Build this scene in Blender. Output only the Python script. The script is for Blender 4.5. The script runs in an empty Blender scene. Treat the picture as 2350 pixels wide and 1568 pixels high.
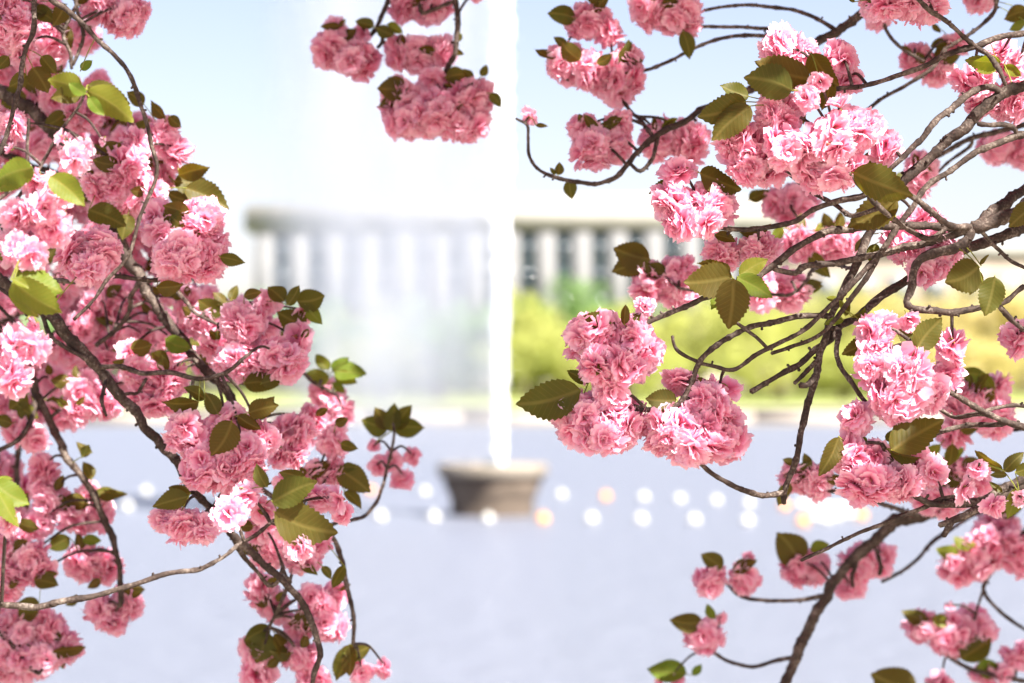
import bpy, math, random
import numpy as np
from mathutils import Vector, Matrix, Quaternion
random.seed(7); rng = np.random.default_rng(7)
sc = bpy.context.scene
COL = sc.collection

# ------------------------------------------------------------------ camera, sky, sun, exposure
FS = 85 / 36 * 2350                      # focal length in pixels of a 2350-wide copy of the photo
PITCH = math.atan((929 - 784) / FS)      # horizon lies 145 px below the centre
CAM = Vector((0, 0, 2.5))
FOCUS = 3.7
cam = bpy.data.objects.new('camera', bpy.data.cameras.new('camera'))
COL.objects.link(cam); sc.camera = cam
cam.location = CAM; cam.rotation_euler = (math.pi / 2 + PITCH, 0, 0)
cam.data.lens = 85; cam.data.sensor_width = 36; cam.data.clip_start = 0.05; cam.data.clip_end = 6000
cam.data.dof.use_dof = True; cam.data.dof.focus_distance = FOCUS; cam.data.dof.aperture_fstop = 3.3

SUN_AZ, SUN_EL = 138.0, 48.0
world = bpy.data.worlds.new('World'); sc.world = world; world.use_nodes = True
wn = world.node_tree
sky = wn.nodes.new('ShaderNodeTexSky'); sky.sky_type = 'NISHITA'; sky.sun_disc = False
sky.sun_elevation = math.radians(SUN_EL); sky.sun_rotation = math.radians(SUN_AZ)
sky.air_density = 0.9; sky.dust_density = 1.6; sky.ozone_density = 0.5
wb = wn.nodes.new('ShaderNodeMix'); wb.data_type = 'RGBA'; wb.blend_type = 'MULTIPLY'; wb.inputs[0].default_value = 1
wb.inputs[7].default_value = (1.17, .985, 1.0, 1)          # the photo's slightly rosy white balance, the same over the whole sky
wn.links.new(sky.outputs[0], wb.inputs[6]); wn.links.new(wb.outputs[2], wn.nodes['Background'].inputs[0])
wn.nodes['Background'].inputs[1].default_value = 0.056
SUN = Vector((math.sin(math.radians(SUN_AZ)) * math.cos(math.radians(SUN_EL)),
              math.cos(math.radians(SUN_AZ)) * math.cos(math.radians(SUN_EL)), math.sin(math.radians(SUN_EL))))
sun = bpy.data.objects.new('sun', bpy.data.lights.new('sun', 'SUN')); COL.objects.link(sun)
sun.data.energy = 5.0; sun.data.angle = math.radians(0.53); sun.data.color = (1, 0.95, 0.87)
sun.rotation_euler = SUN.to_track_quat('Z', 'Y').to_euler(); sun.location = (4, -4, 12)

sc.view_settings.view_transform = 'Standard'; sc.view_settings.look = 'None'
sc.view_settings.gamma = 1; sc.view_settings.use_curve_mapping = False
sc.view_settings.exposure = 2.0
cy = sc.cycles
cy.use_denoising = True
cy.max_bounces = 10; cy.diffuse_bounces = 8; cy.glossy_bounces = 3; cy.transmission_bounces = 6
cy.volume_bounces = 6; cy.transparent_max_bounces = 8
cy.sample_clamp_indirect = 8
cy.volume_step_rate = 2.0

# ------------------------------------------------------------------ helpers
RGT = Vector((1, 0, 0)); FWD = Vector((0, math.cos(PITCH), math.sin(PITCH))); UPV = Vector((0, -math.sin(PITCH), math.cos(PITCH)))
def P(x, y, d):                          # photo pixel + distance along the view axis -> world point
    return CAM + float(d) * ((x - 1175) / FS * RGT - (y - 784) / FS * UPV + FWD)
def on_z(x, y, z=0.0):                   # photo pixel -> point on a level plane
    v = (x - 1175) / FS * RGT - (y - 784) / FS * UPV + FWD
    return CAM + v * ((z - CAM.z) / v.z)
def at_y(x, y, Y):
    v = (x - 1175) / FS * RGT - (y - 784) / FS * UPV + FWD
    return CAM + v * (Y / v.y)

def mesh_np(name, V, F, mats, tint=None, midx=None, smooth=True):
    V = np.asarray(V, dtype=np.float32); F = np.asarray(F, dtype=np.int32)
    me = bpy.data.meshes.new(name)
    n, k = F.shape
    me.vertices.add(len(V)); me.vertices.foreach_set('co', V.ravel())
    me.loops.add(n * k); me.loops.foreach_set('vertex_index', F.ravel())
    me.polygons.add(n); me.polygons.foreach_set('loop_start', np.arange(0, n * k, k, dtype=np.int32))
    me.polygons.foreach_set('loop_total', np.full(n, k, dtype=np.int32))
    if smooth: me.polygons.foreach_set('use_smooth', np.ones(n, dtype=bool))
    for m in (mats if isinstance(mats, (list, tuple)) else [mats]): me.materials.append(m)
    if midx is not None: me.polygons.foreach_set('material_index', np.asarray(midx, dtype=np.int32))
    if tint is not None:
        a = me.color_attributes.new('tint', 'FLOAT_COLOR', 'POINT')
        c = np.ones((len(V), 4), dtype=np.float32); c[:, :3] = tint
        a.data.foreach_set('color', c.ravel())
    me.update(calc_edges=True)
    return me
def link(name, me, parent=None, loc=(0, 0, 0), **props):
    o = bpy.data.objects.new(name, me); COL.objects.link(o); o.location = loc
    if parent is not None: o.parent = parent
    for k, v in props.items(): o[k] = v
    return o

class MB:                                # collects quads
    def __init__(s): s.V = []; s.F = []; s.M = []; s.T = []; s.n = 0
    def add(s, V, F, m=0, tint=None):
        V = np.asarray(V, float); F = np.asarray(F, int)
        if F.shape[1] == 3: F = np.concatenate([F, F[:, 2:]], 1)
        s.V.append(V); s.F.append(F + s.n); s.n += len(V); s.M.append(np.full(len(F), m))
        s.T.append(np.full((len(V), 3), .5) if tint is None else tint)
    def box(s, c, h, m=0, rz=0.0, taper=1.0):
        g = np.array([[x, y, z] for z in (-1, 1) for y in (-1, 1) for x in (-1, 1)], float)
        sc_ = np.where(g[:, 2:] > 0, taper, 1.0)
        v = g * np.array(h); v[:, :2] *= sc_
        if rz:
            ca, sa = math.cos(rz), math.sin(rz); v[:, :2] = v[:, :2] @ np.array([[ca, sa], [-sa, ca]])
        s.add(v + np.array(c), [[0, 2, 3, 1], [4, 5, 7, 6], [0, 1, 5, 4], [2, 6, 7, 3], [0, 4, 6, 2], [1, 3, 7, 5]], m)
    def lathe(s, prof, n=32, m=0, c=(0, 0, 0)):
        a = np.linspace(0, 2 * math.pi, n, endpoint=False)
        V = np.array([[r * math.cos(t) + c[0], r * math.sin(t) + c[1], z + c[2]] for r, z in prof for t in a])
        F = [[i * n + j, i * n + (j + 1) % n, (i + 1) * n + (j + 1) % n, (i + 1) * n + j] for i in range(len(prof) - 1) for j in range(n)]
        s.add(V, F, m)
    def tube(s, pts, r0, r1=None, n=5, m=0):
        pts = np.asarray(pts, float); k = len(pts); r1 = r0 if r1 is None else r1
        V, F = tube_geo(pts, np.linspace(r0, r1, k), n)
        s.add(V, F, m)
    def mesh(s, name, mats, smooth=False, tint=False):
        # degenerate quads (repeated last index) become tris through validate()
        me = mesh_np(name, np.concatenate(s.V), np.concatenate(s.F), mats, np.concatenate(s.T) if tint else None, np.concatenate(s.M), smooth)
        return me

def unit(v): return v / (np.linalg.norm(v) + 1e-12)
def tube_geo(pts, rad, n, wob=None):
    k = len(pts)
    T = np.gradient(pts, axis=0); T /= np.linalg.norm(T, axis=1)[:, None] + 1e-12
    u = np.cross(T[0], [0.31, 0.17, 0.93]); u /= np.linalg.norm(u)
    ang = np.linspace(0, 2 * math.pi, n, endpoint=False)
    V = np.empty((k, n, 3))
    for i in range(k):
        u = u - T[i] * (u @ T[i]); u /= np.linalg.norm(u) + 1e-12
        w = np.cross(T[i], u)
        r = rad[i] * (np.ones(n) if wob is None else wob[i])
        V[i] = pts[i] + (np.cos(ang) * r)[:, None] * u + (np.sin(ang) * r)[:, None] * w
    idx = np.arange(k * n).reshape(k, n)
    F = np.stack([idx[:-1], np.roll(idx[:-1], -1, 1), np.roll(idx[1:], -1, 1), idx[1:]], -1).reshape(-1, 4)
    V = V.reshape(-1, 3)
    # closed ends
    c0, c1 = len(V), len(V) + 1
    V = np.vstack([V, pts[0], pts[-1] + T[-1] * rad[-1] * .6])
    e0 = np.stack([idx[0], np.roll(idx[0], 1), np.full(n, c0), np.full(n, c0)], -1)
    e1 = np.stack([idx[-1], np.roll(idx[-1], -1), np.full(n, c1), np.full(n, c1)], -1)
    return V, np.vstack([F, e0, e1])

def catmull(pts, step):
    pts = np.asarray(pts, float)
    if len(pts) == 2: 
        n = max(2, int(np.linalg.norm(pts[1] - pts[0]) / step) + 1)
        return pts[0] + np.linspace(0, 1, n)[:, None] * (pts[1] - pts[0]), np.linspace(0, 1, n)
    Q = np.vstack([2 * pts[0] - pts[1], pts, 2 * pts[-1] - pts[-2]])
    out, par = [], []
    L = len(pts) - 1
    for i in range(L):
        p0, p1, p2, p3 = Q[i:i + 4]
        n = max(2, int(np.linalg.norm(p2 - p1) / step))
        t = np.linspace(0, 1, n, endpoint=False)[:, None]
        out.append(.5 * (2 * p1 + (p2 - p0) * t + (2 * p0 - 5 * p1 + 4 * p2 - p3) * t ** 2 + (3 * p1 - p0 - 3 * p2 + p3) * t ** 3))
        par.append((i + t[:, 0]) / L)
    out.append(pts[-1:]); par.append([1.0])
    return np.vstack(out), np.concatenate(par)

# ------------------------------------------------------------------ materials
def mat(name, rgb=(.5, .5, .5), rough=.8, spec=.3):
    m = bpy.data.materials.new(name); m.use_nodes = True
    b = m.node_tree.nodes['Principled BSDF']
    b.inputs['Base Color'].default_value = (*rgb, 1); b.inputs['Roughness'].default_value = rough
    b.inputs['Specular IOR Level'].default_value = spec
    return m
def nodes(m): return m.node_tree.nodes, m.node_tree.links, m.node_tree.nodes['Principled BSDF']
def noise_col(m, c0, c1, scale, detail=5, lo=.35, hi=.65, bump=0.0, dist=0.01, coord='Object', stretch=None):
    N, L, b = nodes(m)
    tc = N.new('ShaderNodeTexCoord'); src = tc.outputs[coord]
    if stretch:
        mp = N.new('ShaderNodeMapping'); mp.inputs['Scale'].default_value = stretch; L.new(src, mp.inputs[0]); src = mp.outputs[0]
    nz = N.new('ShaderNodeTexNoise'); nz.inputs['Scale'].default_value = scale; nz.inputs['Detail'].default_value = detail
    L.new(src, nz.inputs['Vector'])
    cr = N.new('ShaderNodeValToRGB'); cr.color_ramp.elements[0].position = lo; cr.color_ramp.elements[1].position = hi
    cr.color_ramp.elements[0].color = (*c0, 1); cr.color_ramp.elements[1].color = (*c1, 1)
    L.new(nz.outputs['Fac'], cr.inputs[0]); L.new(cr.outputs[0], b.inputs['Base Color'])
    if bump:
        bp = N.new('ShaderNodeBump'); bp.inputs['Strength'].default_value = bump; bp.inputs['Distance'].default_value = dist
        L.new(nz.outputs['Fac'], bp.inputs['Height']); L.new(bp.outputs[0], b.inputs['Normal'])
    return m
def translucent(m, fac, tint=(1, 1, 1)):
    N, L, b = nodes(m)
    tr = N.new('ShaderNodeBsdfTranslucent'); mx = N.new('ShaderNodeMixShader'); mx.inputs[0].default_value = fac
    src = b.inputs['Base Color'].links[0].from_socket if b.inputs['Base Color'].links else None
    if src:
        mu = N.new('ShaderNodeMix'); mu.data_type = 'RGBA'; mu.blend_type = 'MULTIPLY'; mu.inputs[0].default_value = 1
        L.new(src, mu.inputs[6]); mu.inputs[7].default_value = (*tint, 1); L.new(mu.outputs[2], tr.inputs[0])
    else:
        c = b.inputs['Base Color'].default_value; tr.inputs[0].default_value = (c[0] * tint[0], c[1] * tint[1], c[2] * tint[2], 1)
    L.new(b.outputs[0], mx.inputs[1]); L.new(tr.outputs[0], mx.inputs[2])
    L.new(mx.outputs[0], N['Material Output'].inputs['Surface'])
    return m

# petals: deep pink at the claw, paler at the rim; every petal and flower a little different
def petal_material():
    m = mat('petal', rough=.55, spec=.15); N, L, b = nodes(m)
    at = N.new('ShaderNodeAttribute'); at.attribute_name = 'tint'
    sp = N.new('ShaderNodeSeparateColor'); L.new(at.outputs['Color'], sp.inputs[0])
    oi = N.new('ShaderNodeObjectInfo')
    ad = N.new('ShaderNodeMath'); ad.operation = 'ADD'; L.new(sp.outputs['Blue'], ad.inputs[0]); L.new(oi.outputs['Random'], ad.inputs[1])
    fr = N.new('ShaderNodeMath'); fr.operation = 'FRACT'; L.new(ad.outputs[0], fr.inputs[0])
    cr = N.new('ShaderNodeValToRGB'); e = cr.color_ramp.elements
    e[0].position = .0; e[0].color = (.66, .08, .22, 1)
    e[1].position = 1.; e[1].color = (.95, .71, .82, 1)
    k = cr.color_ramp.elements.new(.42); k.color = (.88, .34, .54, 1)
    k = cr.color_ramp.elements.new(.75); k.color = (.93, .56, .72, 1)
    L.new(sp.outputs['Red'], cr.inputs[0])
    # per petal paler / deeper
    c2 = N.new('ShaderNodeMix'); c2.data_type = 'RGBA'; c2.blend_type = 'MULTIPLY'
    mr = N.new('ShaderNodeMapRange'); mr.inputs[3].default_value = 0; mr.inputs[4].default_value = .55
    L.new(sp.outputs['Green'], mr.inputs[0]); L.new(mr.outputs[0], c2.inputs[0])
    L.new(cr.outputs[0], c2.inputs[6]); c2.inputs[7].default_value = (1, .72, .80, 1)
    c3 = N.new('ShaderNodeMix'); c3.data_type = 'RGBA'; c3.blend_type = 'MIX'
    mr2 = N.new('ShaderNodeMapRange'); mr2.inputs[3].default_value = 0; mr2.inputs[4].default_value = .40
    L.new(fr.outputs[0], mr2.inputs[0]); L.new(mr2.outputs[0], c3.inputs[0])
    L.new(c2.outputs[2], c3.inputs[6]); c3.inputs[7].default_value = (.95, .77, .86, 1)
    L.new(c3.outputs[2], b.inputs['Base Color'])
    return translucent(m, .46, (1, .86, .87))
M_PETAL = petal_material()
M_STALK = translucent(mat('stalk', (.25, .27, .04), .5), .2)
M_STAMEN = mat('stamen', (.75, .5, .25), .6)
M_BUD = translucent(mat('calyx', (.35, .10, .06), .5), .15)

def leaf_material(name, c0, c1, trans=(1.7, 1.6, .5), fac=.33):
    m = mat(name, rough=.5, spec=.2); N, L, b = nodes(m)
    at = N.new('ShaderNodeAttribute'); at.attribute_name = 'tint'
    sp = N.new('ShaderNodeSeparateColor'); L.new(at.outputs['Color'], sp.inputs[0])   # R along the midrib, G across (abs), B rib coordinate
    # side veins: stripes in (along - .55 * across)
    v = N.new('ShaderNodeMath'); v.operation = 'MULTIPLY_ADD'; v.inputs[1].default_value = -.42
    L.new(sp.outputs['Green'], v.inputs[0]); L.new(sp.outputs['Red'], v.inputs[2])
    w = N.new('ShaderNodeMath'); w.operation = 'MULTIPLY'; w.inputs[1].default_value = 10.5; L.new(v.outputs[0], w.inputs[0])
    f = N.new('ShaderNodeMath'); f.operation = 'PINGPONG'; f.inputs[1].default_value = .5; L.new(w.outputs[0], f.inputs[0])
    ss = N.new('ShaderNodeMapRange'); ss.inputs[1].default_value = .05; ss.inputs[2].default_value = .0; L.new(f.outputs[0], ss.inputs[0])
    md = N.new('ShaderNodeMapRange'); md.inputs[1].default_value = .07; md.inputs[2].default_value = .02; L.new(sp.outputs['Green'], md.inputs[0])
    mxm = N.new('ShaderNodeMath'); mxm.operation = 'MAXIMUM'; L.new(ss.outputs[0], mxm.inputs[0]); L.new(md.outputs[0], mxm.inputs[1])
    oi = N.new('ShaderNodeObjectInfo')
    tc = N.new('ShaderNodeTexCoord'); nz = N.new('ShaderNodeTexNoise'); nz.inputs['Scale'].default_value = 9; L.new(tc.outputs['Object'], nz.inputs[0])
    ad = N.new('ShaderNodeMath'); ad.operation = 'MULTIPLY_ADD'; ad.inputs[1].default_value = .5; L.new(nz.outputs[0], ad.inputs[0]); L.new(oi.outputs['Random'], ad.inputs[2])
    mr = N.new('ShaderNodeMapRange'); mr.inputs[1].default_value = .2; mr.inputs[2].default_value = 1.3; L.new(ad.outputs[0], mr.inputs[0])
    mx = N.new('ShaderNodeMix'); mx.data_type = 'RGBA'; mx.inputs[6].default_value = (*c0, 1); mx.inputs[7].default_value = (*c1, 1); L.new(mr.outputs[0], mx.inputs[0])
    m2 = N.new('ShaderNodeMix'); m2.data_type = 'RGBA'; m2.inputs[7].default_value = (.32, .27, .09, 1); L.new(mx.outputs[2], m2.inputs[6])
    sc_ = N.new('ShaderNodeMath'); sc_.operation = 'MULTIPLY'; sc_.inputs[1].default_value = .2; L.new(mxm.outputs[0], sc_.inputs[0]); L.new(sc_.outputs[0], m2.inputs[0])
    L.new(m2.outputs[2], b.inputs['Base Color'])
    bp = N.new('ShaderNodeBump'); bp.inputs['Strength'].default_value = .05; bp.inputs['Distance'].default_value = .03
    L.new(f.outputs[0], bp.inputs['Height']); L.new(bp.outputs[0], b.inputs['Normal'])
    return translucent(m, fac, trans)
M_LEAF = leaf_material('bronze_green_leaf', (.085, .062, .012), (.075, .082, .014), (2.3, 2.0, .5), .40)
M_LEAFY = leaf_material('young_yellow_green_leaf', (.16, .16, .02), (.11, .17, .02), (1.6, 1.6, .5), .42)

def bark_material():
    m = mat('cherry_bark', rough=.78, spec=.25); N, L, b = nodes(m)
    tc = N.new('ShaderNodeTexCoord')
    n1 = N.new('ShaderNodeTexNoise'); n1.inputs['Scale'].default_value = 38; n1.inputs['Detail'].default_value = 6; L.new(tc.outputs['Object'], n1.inputs[0])
    n2 = N.new('ShaderNodeTexNoise'); n2.inputs['Scale'].default_value = 260; n2.inputs['Detail'].default_value = 4; L.new(tc.outputs['Object'], n2.inputs[0])
    cr = N.new('ShaderNodeValToRGB'); e = cr.color_ramp.elements
    e[0].position = .34; e[0].color = (.018, .012, .010, 1); e[1].position = .70; e[1].color = (.28, .235, .20, 1)
    k = e.new(.52); k.color = (.066, .046, .037, 1)
    mxn = N.new('ShaderNodeMix'); mxn.data_type = 'FLOAT'; mxn.inputs[0].default_value = .45; L.new(n1.outputs[0], mxn.inputs[2]); L.new(n2.outputs[0], mxn.inputs[3])
    L.new(mxn.outputs[0], cr.inputs[0])
    at = N.new('ShaderNodeAttribute'); at.attribute_name = 'tint'     # R: bud-scar rings
    sp = N.new('ShaderNodeSeparateColor'); L.new(at.outputs['Color'], sp.inputs[0])
    mx = N.new('ShaderNodeMix'); mx.data_type = 'RGBA'; mx.inputs[7].default_value = (.02, .012, .010, 1); L.new(cr.outputs[0], mx.inputs[6])
    q = N.new('ShaderNodeMath'); q.operation = 'MULTIPLY'; q.inputs[1].default_value = .6; L.new(sp.outputs['Red'], q.inputs[0]); L.new(q.outputs[0], mx.inputs[0])
    L.new(mx.outputs[2], b.inputs['Base Color'])
    bp = N.new('ShaderNodeBump'); bp.inputs['Strength'].default_value = .8; bp.inputs['Distance'].default_value = .0015
    L.new(n2.outputs[0], bp.inputs['Height']); L.new(bp.outputs[0], b.inputs['Normal'])
    return m
M_BARK = bark_material()

# ------------------------------------------------------------------ the place: water, banks, far shore
M_WATER = mat('lake_water', (.165, .18, .225), .34, .5); N, L, b = nodes(M_WATER)
b.inputs['IOR'].default_value = 1.33
tc = N.new('ShaderNodeTexCoord'); mp = N.new('ShaderNodeMapping'); mp.inputs['Scale'].default_value = (.7, 1.6, 1); L.new(tc.outputs['Object'], mp.inputs[0])
nz = N.new('ShaderNodeTexNoise'); nz.inputs['Scale'].default_value = 2.2; nz.inputs['Detail'].default_value = 7; nz.inputs['Roughness'].default_value = .6; L.new(mp.outputs[0], nz.inputs[0])
bp = N.new('ShaderNodeBump'); bp.inputs['Strength'].default_value = 1.0; bp.inputs['Distance'].default_value = .32
L.new(nz.outputs[0], bp.inputs['Height']); L.new(bp.outputs[0], b.inputs['Normal'])
mb = MB(); mb.add([[-1500, 8.5, 0], [1500, 8.5, 0], [1500, 300.6, 0], [-1500, 300.6, 0]], [[0, 1, 2, 3]])
link('lake_water', mb.mesh('lake_water', M_WATER), kind='structure')

M_LAWN = noise_col(mat('dry_grass_bank', rough=.9), (.30, .255, .19), (.38, .33, .255), 6, bump=.3, dist=.02)
xs = np.linspace(-120, 120, 61); ys = np.concatenate([np.linspace(-60, 7, 20), [7.6, 8.4, 9.2, 10.5]])
zz = lambda y: .9 if y <= 7 else {7.6: .85, 8.4: .55, 9.2: -.1, 10.5: -.8}[y]
V = np.array([[x, y, zz(y) + (0.03 * math.sin(x * 1.3 + y) if y < 7 else 0)] for y in ys for x in xs])
idx = np.arange(len(V)).reshape(len(ys), len(xs))
link('near_bank', mesh_np('near_bank', V, np.stack([idx[:-1, :-1], idx[:-1, 1:], idx[1:, 1:], idx[1:, :-1]], -1).reshape(-1, 4), M_LAWN), kind='structure')

M_FARLAWN = noise_col(mat('far_lawn', rough=.95), (.17, .21, .05), (.24, .26, .08), .12)
ys = [300.5, 303, 330, 360, 400, 460, 600, 6000]; zs = [2.2, 2.25, 2.9, 3.8, 4.6, 5, 5, 5]
V = np.array([[x, y, z] for y, z in zip(ys, zs) for x in (-5000, -300, 0, 300, 5000)])
idx = np.arange(len(V)).reshape(len(ys), 5)
link('far_shore_lawn', mesh_np('far_shore_lawn', V, np.stack([idx[:-1, :-1], idx[:-1, 1:], idx[1:, 1:], idx[1:, :-1]], -1).reshape(-1, 4), M_FARLAWN), kind='structure')
def ground_far(y): return float(np.interp(y, ys, zs))

M_STONE = noise_col(mat('pale_sandstone', rough=.9), (.35, .31, .265), (.42, .375, .32), .8)
M_STONED = noise_col(mat('wet_stone', rough=.7), (.16, .14, .11), (.24, .21, .17), 1.2)
wall = link('embankment_wall', None, loc=(0, 300, 0), label='long pale sandstone embankment wall at the waterline of the far shore', category='wall')
for i in range(-12, 13):
    mb = MB(); mb.box((i * 12, 0, 1.0), (5.985, .5, 1.06)); link('wall_panel', mb.mesh('wall_panel', M_STONE), wall)
mb = MB(); mb.box((0, -.12, 2.14), (150, .75, .1)); link('coping', mb.mesh('coping', M_STONE), wall)
mb = MB(); mb.box((0, -.15, .08), (150, .55, .22)); link('wet_footing', mb.mesh('wet_footing', M_STONED), wall)

# --- the columned building
M_MARBLE = noise_col(mat('pale_marble', rough=.7), (.155, .158, .16), (.185, .186, .184), .25)
M_FASCIA = noise_col(mat('pale_fascia', rough=.8), (.27, .262, .24), (.30, .292, .265), .2)
M_GLASS = mat('dark_glass', (.015, .03, .04), .15, .6)
M_SPAN = mat('bronze_spandrel', (.05, .07, .08), .5)
BY, BR = 430.0, math.radians(7)
c0 = at_y(590, 929, BY); c1 = at_y(1735, 929, BY)
LEN = (c1.x - c0.x) / math.cos(BR); MIDX = (c0.x + c1.x) / 2
bld = link('columned_library', None, loc=(MIDX, BY, ground_far(BY)), label='long pale flat-roofed building with marble columns and dark window strips behind the trees', category='building')
bld.rotation_euler.z = -BR
gz = ground_far(BY); ztop = 2.5 + (929 - 464) / FS * BY - gz; zfas = 2.5 + (929 - 526) / FS * BY - gz
def bpart(name, fn, m, parent=bld, smooth=False):
    mb = MB(); fn(mb); return link(name, mb.mesh(name, m, smooth), parent)
bpart('podium', lambda q: q.box((0, 14, 2.0), (LEN / 2 + 7, 18, 2.1)), M_STONE)
core = bpart('wall', lambda q: q.box((0, 15.6, zfas / 2 + 1.5), (LEN / 2 - 2, 14, zfas / 2 - 1.7)), M_MARBLE)
roof = bpart('roof', lambda q: (q.box((0, 16.7, (zfas + ztop) / 2), (LEN / 2 + 3.2, 16.1, (ztop - zfas) / 2)), q.box((0, 17, ztop + .15), (LEN / 2 + 2.2, 15.2, .18))), M_FASCIA)
bpart('penthouse', lambda q: q.box((6, 20, ztop + .9), (LEN / 4, 8, 1.0)), M_FASCIA, roof)
SP = 82 / FS * BY / math.cos(BR); nb = int(LEN / SP)
x_first = (at_y(1210, 929, BY).x - MIDX) / math.cos(BR)
xw = [x_first + k * SP for k in range(-30, 30) if abs(x_first + k * SP) < LEN / 2 - 2]
for x in xw:
    h = zfas - 5.2
    wdw = bpart('window', lambda q: (q.box((x - 1.12, 1.5, 4.2 + h / 2), (.1, .3, h / 2)), q.box((x + 1.12, 1.5, 4.2 + h / 2), (.1, .3, h / 2))), M_SPAN)
    nfl = 5
    for k in range(nfl):
        z0 = 4.2 + h * k / nfl; hh = h / nfl
        bpart('pane', lambda q: q.box((x, 1.56, z0 + hh * .4), (1.015, .06, hh * .4 - .05)), M_GLASS, wdw)
        bpart('spandrel', lambda q: q.box((x, 1.54, z0 + hh * .9), (1.015, .1, hh * .1)), M_SPAN, wdw)
for x in [xw[0] - SP / 2] + [x + SP / 2 for x in xw]:
    bpart('column', lambda q: q.box((x, 1.4, 4.1 + (zfas - 4.1) / 2), (1.65, .45, (zfas - 4.1) / 2 - .002)), M_MARBLE)
mb = MB(); 
M_TAN = noise_col(mat('tan_render', rough=.9), (.20, .17, .135), (.24, .205, .165), .3)
M_WINGWIN = mat('pale_grey_glass', (.16, .17, .18), .3)  # plain pale grey base colour keeps the wing windows faint
wing = link('low_wing_building', None, loc=(62, 455, ground_far(455)), label='lower tan flat-roofed building beyond the end of the columned one', category='building')
zw = 2.5 + (929 - 566) / FS * 440 - ground_far(455)
bpart('wall', lambda q: q.box((10, 0, zw / 2 - .6), (30, 12, zw / 2 - .6)), M_TAN, wing)
bpart('roof', lambda q: q.box((10, 0, zw - .4), (31, 13, .8)), M_FASCIA, wing)
for k in range(9):
    w_ = bpart('window', lambda q: q.box((-17 + k * 6.5, -12.05, zw * .72), (2.3, .06, 2.2)), M_WINGWIN, wing)
    bpart('sill', lambda q: q.box((-17 + k * 6.5, -12.15, zw * .72 - 2.35), (2.5, .2, .12)), M_FASCIA, w_)

# --- far trees: leaf-card crowns with trunks and limbs
def tree_meshes(seed, n, crown, shape):
    r = np.random.default_rng(seed)
    # clumps of leaves along an uneven outline
    k = 34
    cen = []
    while len(cen) < k:
        p = r.uniform(-1, 1, 3)
        if (p ** 2).sum() < 1: cen.append(p * np.array(shape) * .78)
    cen = np.array(cen) + np.array([0, 0, shape[2] * 1.05])
    rad = r.uniform(.16, .34, k) * shape[0]
    which = r.integers(0, k, n)
    d = r.normal(size=(n, 3)); d /= np.linalg.norm(d, axis=1)[:, None]
    pos = cen[which] + d * (rad[which] * r.uniform(.45, 1, n) ** .5)[:, None]
    q = r.normal(size=(n, 3)); u = np.cross(d, q); u /= np.linalg.norm(u, axis=1)[:, None]
    w = np.cross(u, d + r.normal(size=(n, 3)) * .5); w /= np.linalg.norm(w, axis=1)[:, None]
    s = r.uniform(.022, .045, n)[:, None] * shape[0]
    V = np.stack([pos - u * s, pos + w * s * .6, pos + u * s, pos - w * s * .6], 1).reshape(-1, 3)
    F = np.arange(4 * n).reshape(n, 4)
    mb = MB()
    top = shape[2] * 1.5
    pts, _ = catmull([[0, 0, -.15], [.06, 0, .25], [0, .05, .6], [.05, 0, top]], .15)
    mb.tube(pts, .09, .02, 7)
    for j in range(9):
        z = r.uniform(.35, 1.0) * shape[2]; c = cen[r.integers(0, k)]
        pts, _ = catmull([[.03, 0, z], (c * .5 + np.array([0, 0, z * .5])), c], .12); mb.tube(pts, .035, .01, 5)
    return V, F, mb
M_TRUNK = noise_col(mat('far_trunk', rough=.9), (.12, .09, .06), (.22, .18, .13), 3)
FAR = {}
def far_material(name, a, c):
    m = mat(name, rough=.7, spec=.2); noise_col(m, a, c, .35, 3); return translucent(m, .4, (1.1, 1.1, .85))
M_FG = far_material('fresh_green_leaves', (.18, .31, .10), (.25, .38, .13))
M_FY = far_material('yellow_green_leaves', (.38, .42, .12), (.48, .47, .15))
M_FO = far_material('golden_leaves', (.50, .44, .18), (.58, .49, .22))
M_FD = far_material('dark_green_leaves', (.06, .11, .04), (.10, .15, .05))
tmesh = []
for i in range(4):
    V, F, mb = tree_meshes(100 + i, 4200, None, [(1, 1, .8), (1, 1, 1.0), (1, 1, .65), (1, 1, .9)][i])
    per = {}
    for m in (M_FG, M_FY, M_FO, M_FD):
        per[m.name] = mesh_np('crown', V, F, m, smooth=False)
    tmesh.append((per, mb.mesh('trunk', M_TRUNK, True)))
def far_tree(x, ytop, Y, rad, m, kind, label, rz):
    p = at_y(x, ytop - 14, Y); g = ground_far(Y); H = p.z - g
    shp = [.8, 1.0, .65, .9][kind]
    s = rad * 1.65; hz = H / (shp * 2.0)
    o = link('shore_tree', None, loc=(p.x, Y, g), label=label, category='tree', group='trees along the far shore')
    o.rotation_euler.z = rz
    per, tr = tmesh[kind]
    a = link('crown', per[m.name], o); a.scale = (s, s, hz)
    t = link('trunk', tr, o); t.scale = (s, s, hz)
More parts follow.
